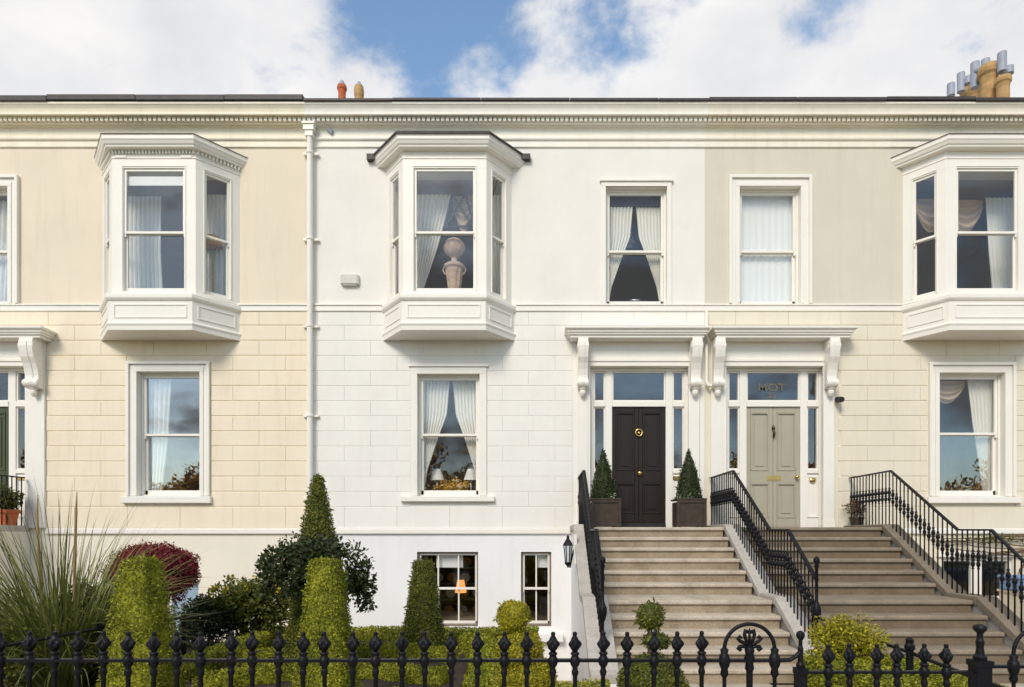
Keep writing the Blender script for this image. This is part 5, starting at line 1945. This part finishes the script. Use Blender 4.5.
pair(h2_up[0], 1.02, 5.95, 7.86, 0.30, 'in the window above the brown door')
m = MB()
m.box(h2_up[0] - 0.56, h2_up[0] + 0.56, 0.262, 0.40, 7.87, 8.06)
solo(m, 'pelmet', M['pelmet'], (h2_up[0], 0.26, 7.87), 'dark blue pelmet over the curtains above the brown door', 'pelmet')
pair(h2_lo[0], 1.06, 2.45, 4.56, 0.30, 'in the ground floor window of the white house')
# bay of the white house
curtain(h2_bay - 0.72, [(0, h2_bay + 0.02), (0.2, h2_bay - 0.08), (0.5, h2_bay - 0.25), (0.85, h2_bay - 0.5), (1.0, h2_bay - 0.62)], 5.92, 8.0, 0.12, 'left white curtain drawn aside in the white house bay', 'curtain', 9, 0.03)
curtain(h2_bay + 0.98, [(0, h2_bay + 0.42), (0.4, h2_bay + 0.5), (0.8, h2_bay + 0.72), (1.0, h2_bay + 0.8)], 5.92, 8.0, 0.12, 'right white curtain drawn aside in the white house bay', 'curtain', 7, 0.03)
curtain(h2_bay - 1.12, [(0, h2_bay - 0.8), (1.0, h2_bay - 0.86)], 5.92, 8.0, 0.05, 'narrow white curtain at the left end of the white house bay', 'curtain', 4, 0.03)
swag(h2_bay + 0.05, h2_bay + 0.45, 7.98, 0.66, 0.16, 'pale swag behind the urn in the white house bay', 'swag')
m = MB()
for a, b in (((0.05, 7.98), (-0.1, 7.35)), ((0.06, 7.96), (0.42, 7.4)), ((0.3, 7.98), (-0.06, 7.38)), ((0.3, 7.98), (0.46, 7.38)), ((-0.08, 7.36), (0.46, 7.38))):
    m.tube([(h2_bay + a[0], 0.05, a[1]), (h2_bay + b[0], 0.05, b[1])], 0.018, 6)
solo(m, 'curtain_braid', M['pelmet'], (h2_bay + 0.2, 0.05, 7.6), 'dark braid trimming crossed over the swag in the white house bay', 'braid')
ux, uy = h2_bay + 0.13, -0.22
m = MB()
m.prism_z([(h2_bay - 0.5, -0.42), (h2_bay + 0.5, -0.42), (h2_bay + 0.55, 0.0), (h2_bay - 0.55, 0.0)], 5.91, 6.0)
solo(m, 'side_table', M['lamp_white'], (h2_bay, -0.2, 5.91), 'white table top under the urn in the white house bay', 'table')
t = thing('stone_urn', (ux, uy, 6.0), 'pink terracotta urn with a ball finial standing in the white house bay', 'urn')
m = MB()
m.lathe((ux, uy, 6.0), [(0.14, 0), (0.15, 0.03), (0.10, 0.06), (0.105, 0.10), (0.13, 0.30), (0.15, 0.42), (0.15, 0.46), (0.19, 0.49), (0.19, 0.53), (0.13, 0.57), (0.06, 0.60), (0.05, 0.66), (0.075, 0.68)], 20,
        mod=lambda a, z: 1 + 0.10 * math.cos(9 * a) * (1 if 0.09 < z < 0.45 else 0))
m.build('body', M['terracotta'], t, smooth=False)
m = MB()
m.lathe((ux, uy, 6.68), [(0.05, 0)] + [(0.185 * math.sin(math.pi * (0.12 + 0.88 * k / 12)) + 0.001, 0.175 - 0.175 * math.cos(math.pi * (0.12 + 0.88 * k / 12))) for k in range(13)], 20,
        mod=lambda a, z: 1 + 0.06 * math.cos(8 * a))
m.build('finial_ball', M['terracotta'], t, smooth=True)
for sg in (-1, 1):
    m = MB()
    m.tube([(ux + sg * 0.13, uy, 6.46), (ux + sg * 0.19, uy, 6.5), (ux + sg * 0.205, uy, 6.45), (ux + sg * 0.18, uy, 6.39), (ux + sg * 0.13, uy, 6.36)], 0.016, 7)
    m.build('handle', M['terracotta'], t, smooth=True)

# blind window of house three
m = MB()
nx = 60
for k in range(nx):
    xa = h3_up[0] - 0.53 + 1.06 * k / nx
    xb = xa + 1.06 / nx
    ya, yb = 0.262 + 0.006 * math.sin(k * 0.9), 0.262 + 0.006 * math.sin((k + 1) * 0.9)
    m.face([(xa, ya, 5.93), (xb, yb, 5.93), (xb, yb, 8.05), (xa, ya, 8.05)])
solo(m, 'window_blind', M['blind'], (h3_up[0], 0.26, 8.05), 'white blind filling the window above the sage grey door', 'blind')
# bay of house three
swag(h3_bay - 0.9, h3_bay - 0.3, 7.93, 0.62, 0.16, 'left peach swag in the beige house bay')
swag(h3_bay - 0.26, h3_bay + 0.42, 7.93, 0.62, 0.2, 'middle peach swag in the beige house bay')
curtain(h3_bay + 1.05, [(0, h3_bay + 0.40), (0.5, h3_bay + 0.46), (1.0, h3_bay + 0.56)], 5.92, 7.95, 0.12, 'white curtain at the right of the beige house bay', 'sheer', 8, 0.03)
swag(h3_lo[0] - 0.6, h3_lo[0] + 0.1, 4.56, 0.42, 0.34, 'peach swag in the beige house ground floor window')
curtain(h3_lo[0] + 0.62, [(0, h3_lo[0] + 0.1), (0.4, h3_lo[0] + 0.2), (0.8, h3_lo[0] + 0.34), (1.0, h3_lo[0] + 0.4)], 2.42, 4.58, 0.28, 'white curtain at the right of the beige house ground floor window', 'curtain', 7, 0.03)
# cream house
curtain(h1_bay - 0.95, [(0, h1_bay - 0.25), (0.5, h1_bay - 0.27), (1.0, h1_bay - 0.22)], 5.92, 7.97, 0.12, 'white curtain at the left of the cream house bay', 'sheer', 9, 0.03)
curtain(h1_bay + 1.0, [(0, h1_bay + 0.6), (1.0, h1_bay + 0.62)], 5.92, 7.97, 0.05, 'white curtain at the right splay of the cream house bay', 'curtain', 6, 0.03)
m = MB()
m.box(h1_bay - 0.5, h1_bay + 0.5, -0.46, -0.452, 7.86, 8.02)
solo(m, 'window_blind', M['blind'], (h1_bay, -0.45, 7.86), 'white roller blind rolled to the top of the cream house bay', 'blind')
lx, ly = h1_bay + 0.78, -0.02
m = MB()
m.lathe((lx, ly, 6.95), [(0.17, 0), (0.11, 0.2)], 16)
m.tube([(lx, ly, 6.0), (lx, ly, 6.96)], 0.02, 8)
m.lathe((lx, ly, 5.9), [(0.1, 0), (0.1, 0.04), (0.03, 0.1)], 12)
solo(m, 'table_lamp', M['gold'], (lx, ly, 5.9), 'lamp with a yellow shade in the right splay of the cream house bay', 'lamp')
curtain(h1_lo[0] - 0.56, [(0, h1_lo[0] - 0.12), (0.5, h1_lo[0] - 0.18), (1.0, h1_lo[0] - 0.3)], 2.42, 4.58, 0.28, 'white curtain at the left of the cream house ground floor window', 'sheer', 5, 0.03)
curtain(h1_up[0] - 0.2, [(0, h1_up[0] + 0.42), (1.0, h1_up[0] + 0.3)], 5.95, 8.0, 0.34, 'pale curtain in the upper window at the left edge', 'sheer', 6, 0.03)
# things on the ground floor sill of the white house
x = h2_lo[0] + 0.02
m = MB()
m.lathe((x, 0.42, 2.30), [(0.1, 0), (0.12, 0.02), (0.14, 0.10), (0.12, 0.16)], 14)
solo_pot = thing('flower_bowl', (x, 0.42, 2.30), 'bowl of golden flowers on the sill of the white house ground floor window', 'flowers')
m.build('bowl', M['gold'], solo_pot)
mesh_from('flowers', [clump_leaves((x, 0.42, 2.50), (0.33, 0.18, 0.17), 60, 26, 0.05, 0.3, 0.8, 0.7, csize=0.06, zmin=0.0)], M['gold'], parent=solo_pot)
for sg, side in ((-1, 'left'), (1, 'right')):
    lx = x + sg * 0.33
    t = thing('table_lamp', (lx, 0.6, 2.3), '%s white shaded table lamp in the white house ground floor window' % side, 'lamp', 'white shaded lamps behind the golden flowers')
    m = MB()
    m.lathe((lx, 0.6, 2.3), [(0.07, 0), (0.07, 0.03), (0.025, 0.06), (0.05, 0.2), (0.03, 0.34), (0.012, 0.42)], 12)
    m.build('lamp_base', M['silver'], t, smooth=True)
    m = MB()
    m.lathe((lx, 0.6, 2.7), [(0.15, 0), (0.07, 0.22)], 16)
    m.build('lamp_shade', M['lamp_white'], t)


def chandelier(x, y, z, s, label):
    t = thing('chandelier', (x, y, z), label, 'chandelier', 'glass chandeliers hanging in the white house')
    m = MB()
    m.tube([(x, y, z + 1.1 * s), (x, y, z)], 0.01, 6)
    m.build('rod', M['silver'], t)
    m = MB()
    for k, r in ((0, 0.10), (1, 0.16), (2, 0.13), (3, 0.08)):
        m.lathe((x, y, z + 0.12 * k * s), [(0.01, 0), (r * s, 0.03 * s), (r * s * 0.9, 0.07 * s), (0.01, 0.085 * s)], 14)
    m.build('tiers', M['lamp_white'], t, smooth=False)


chandelier(h2_lo[0] + 0.03, 1.1, 4.33, 0.75, 'tiered glass chandelier in the white house ground floor window')
chandelier(h2_up[0] + 0.02, 1.1, 7.45, 0.7, 'tiered glass chandelier in the window above the brown door')
m = MB()
x = h2_up[0] + 0.02
m.lathe((x, 0.36, 5.93), [(0.05, 0), (0.03, 0.03), (0.02, 0.06), (0.08, 0.09), (0.15, 0.14), (0.155, 0.15), (0.14, 0.15)], 16)
solo(m, 'silver_bowl', M['silver'], (x, 0.36, 5.93), 'small silver bowl on the sill above the brown door', 'bowl', smooth=True)
# added glowing lamp in place of warm pane reflections, and the basement blinds
lx, ly = -1.66, 1.4
t = thing('table_lamp', (lx, ly, -1.05), 'added glowing lamp standing in for warm reflections in the wide basement window', 'lamp')
m = MB()
m.lathe((lx, ly, -1.05), [(0.12, 0), (0.12, 0.03), (0.03, 0.08), (0.03, 1.15), (0.02, 1.3)], 12)
m.build('lamp_base', M['brass'], t)
m = MB()
m.lathe((lx, ly, 0.45), [(0.12, 0), (0.12, 0.02), (0.07, 0.26), (0.06, 0.26)], 18)
m.build('lamp_shade', M['warm_glow'], t)
for (cx, w, z0, z1), xa, xb, who in ((h2_b1, -0.24, 0.26, 'wide'), (h2_b2, 0.02, 0.24, 'narrow')):
    m = MB()
    m.box(cx + xa, cx + xb, 0.205, 0.212, z1 - 0.30, z1 - 0.03)
    solo(m, 'window_blind', M['blind'], (cx, 0.2, z1), 'pale roller blind at the top of the %s basement window' % who, 'blind')
# a dresser with plates at the back of the basement room
t = thing('dresser', (-1.8, 2.2, -1.05), 'wooden dresser with plates deep in the wide basement window', 'dresser')
m = MB()
m.box(-2.9, -1.2, 2.2, 2.6, -1.03, -0.15)
m.box(-2.9, -2.86, 2.3, 2.6, -0.149, 1.3)
m.box(-1.24, -1.2, 2.3, 2.6, -0.149, 1.3)
for z in (0.2, 0.55, 0.9, 1.26):
    m.box(-2.859, -1.241, 2.3, 2.6, z, z + 0.03)
m.build('shelves', M['brownwood'], t)
for i, z in enumerate((-0.14, 0.232, 0.582, 0.932)):
    for k in range(5):
        xx = -2.65 + 0.3 * k + 0.03 * i
        m = MB()
        m.tube([(xx, 2.48, z + 0.115), (xx, 2.50, z + 0.12)], [0.11, 0.085], 14)
        solo(m, 'plate', M['lamp_white' if (k + i) % 2 else 'gold'], (xx, 2.48, z), 'round plate standing on the dresser deep in the wide basement window', 'plate', 'plates on the basement dresser')

# ------------------------------------------------------------------ light, sky, camera
AZ, EL = math.radians(-160.0), math.radians(38.0)     # where the sun stands, azimuth from +Y towards +X
sd = Vector((math.sin(AZ) * math.cos(EL), math.cos(AZ) * math.cos(EL), math.sin(EL)))
sun = bpy.data.lights.new('sun', 'SUN')
sun.energy = 1.5
sun.angle = math.radians(20)
sun.color = (1.0, 0.90, 0.77)
so = bpy.data.objects.new('sun', sun)
COL.objects.link(so)
so.rotation_euler = (-sd).to_track_quat('-Z', 'Y').to_euler()
so.location = (0, -30, 30)

world = bpy.data.worlds.new('World')
SC.world = world
world.use_nodes = True
nt = world.node_tree
L = nt.links
bg = nt.nodes['Background']
sky = N(nt, 'ShaderNodeTexSky')
sky.sky_type = 'NISHITA'
sky.sun_disc = False
sky.sun_elevation = EL
sky.sun_rotation = AZ
sky.air_density = 1.0
sky.dust_density = 0.6
sky.ozone_density = 1.5
tc = N(nt, 'ShaderNodeTexCoord')
# clouds on a plane overhead so that they flatten toward the horizon
sep = N(nt, 'ShaderNodeSeparateXYZ')
L.new(tc.outputs['Generated'], sep.inputs[0])
mp = N(nt, 'ShaderNodeMapping')
mp.inputs['Location'].default_value = (3.7, 1.2, 0.4)
mp.inputs['Scale'].default_value = (1.0, 1.0, 1.7)
L.new(tc.outputs['Generated'], mp.inputs['Vector'])
nz = N(nt, 'ShaderNodeTexNoise', Scale=4.2, Detail=10.0, Roughness=0.58, Distortion=0.15)
L.new(mp.outputs['Vector'], nz.inputs['Vector'])


def gap(px, py, width, weight):
    """a real opening in the cloud cover, fixed in the sky at one direction"""
    d = Vector(((px - 541) / 648, 1.0, (537 - py) / 648)).normalized()
    dt = N(nt, 'ShaderNodeVectorMath', operation='DISTANCE')
    L.new(tc.outputs['Generated'], dt.inputs[0])
    dt.inputs[1].default_value = d
    mr = N(nt, 'ShaderNodeMapRange')
    mr.interpolation_type = 'SMOOTHSTEP'
    mr.inputs['From Min'].default_value = 0.0
    mr.inputs['From Max'].default_value = width
    mr.inputs['To Min'].default_value = weight
    mr.inputs['To Max'].default_value = 0.0
    L.new(dt.outputs['Value'], mr.inputs['Value'])
    return mr.outputs['Result']


tot = nz.outputs['Fac']
for (px, py, wd, wt) in ((450, -12, 0.175, 0.34), (100, 70, 0.3, -0.13), (720, 60, 0.2, -0.08), (620, -8, 0.13, 0.27), (330, -25, 0.09, 0.16), (515, 62, 0.06, 0.10), (840, -10, 0.10, 0.19), (880, 62, 0.05, 0.06)):
    sb = N(nt, 'ShaderNodeMath', operation='SUBTRACT')
    L.new(tot, sb.inputs[0])
    L.new(gap(px, py, wd, wt), sb.inputs[1])
    tot = sb.outputs[0]
# cover is thicker over the terrace than behind the camera
mrb = N(nt, 'ShaderNodeMapRange')
mrb.inputs['From Min'].default_value = -0.5
mrb.inputs['From Max'].default_value = 0.5
mrb.inputs['To Min'].default_value = -0.05
mrb.inputs['To Max'].default_value = 0.10
L.new(sep.outputs['Y'], mrb.inputs['Value'])
ad = N(nt, 'ShaderNodeMath', operation='ADD')
L.new(tot, ad.inputs[0])
L.new(mrb.outputs['Result'], ad.inputs[1])
cov = N(nt, 'ShaderNodeMapRange')
cov.interpolation_type = 'SMOOTHSTEP'
cov.inputs['From Min'].default_value = 0.37
cov.inputs['From Max'].default_value = 0.53
L.new(ad.outputs[0], cov.inputs['Value'])
# cloud body shading
n2 = N(nt, 'ShaderNodeTexNoise', Scale=6.0, Detail=7.0, Roughness=0.55)
L.new(mp.outputs['Vector'], n2.inputs['Vector'])
cr = N(nt, 'ShaderNodeValToRGB')
cr.color_ramp.elements[0].position = 0.32
cr.color_ramp.elements[0].color = (0.79, 0.80, 0.83, 1)
cr.color_ramp.elements[1].position = 0.66
cr.color_ramp.elements[1].color = (0.98, 0.97, 0.96, 1)
L.new(n2.outputs['Fac'], cr.inputs['Fac'])
CLOUD = 5.5
cs = N(nt, 'ShaderNodeVectorMath', operation='SCALE')
L.new(cr.outputs['Color'], cs.inputs[0])
dim = N(nt, 'ShaderNodeMapRange')                 # the cloud on the far side of the road is greyer
dim.inputs['From Min'].default_value = -0.7
dim.inputs['From Max'].default_value = 0.5
dim.inputs['To Min'].default_value = CLOUD * 0.6
dim.inputs['To Max'].default_value = CLOUD
L.new(sep.outputs['Y'], dim.inputs['Value'])
L.new(dim.outputs['Result'], cs.inputs['Scale'])
mx = N(nt, 'ShaderNodeMix', data_type='RGBA')
L.new(cov.outputs['Result'], mx.inputs['Factor'])
sm = N(nt, 'ShaderNodeVectorMath', operation='MULTIPLY')
L.new(sky.outputs['Color'], sm.inputs[0])
sm.inputs[1].default_value = (1.28, 1.34, 1.28)
L.new(sm.outputs[0], mx.inputs[6])
L.new(cs.outputs[0], mx.inputs[7])
L.new(mx.outputs[2], bg.inputs['Color'])
bg.inputs['Strength'].default_value = 0.11

cam = bpy.data.cameras.new('camera')
co = bpy.data.objects.new('camera', cam)
COL.objects.link(co)
co.location = (0, -CD, EYE)
co.rotation_euler = (math.radians(90), 0, 0)
cam.sensor_fit = 'HORIZONTAL'
cam.sensor_width = 36
cam.lens = 36 * 648 / 1024
cam.shift_x = (512 - 541) / 1024
cam.shift_y = (537 - 343.5) / 1024
cam.clip_end = 2000
SC.camera = co

SC.view_settings.view_transform = 'Standard'
SC.view_settings.look = 'None'
SC.view_settings.exposure = 0.69
SC.view_settings.gamma = 1.0
SC.render.resolution_x = 1024
SC.render.resolution_y = 687
SC.cycles.max_bounces = 8
SC.cycles.transparent_max_bounces = 12
SC.cycles.use_denoising = True
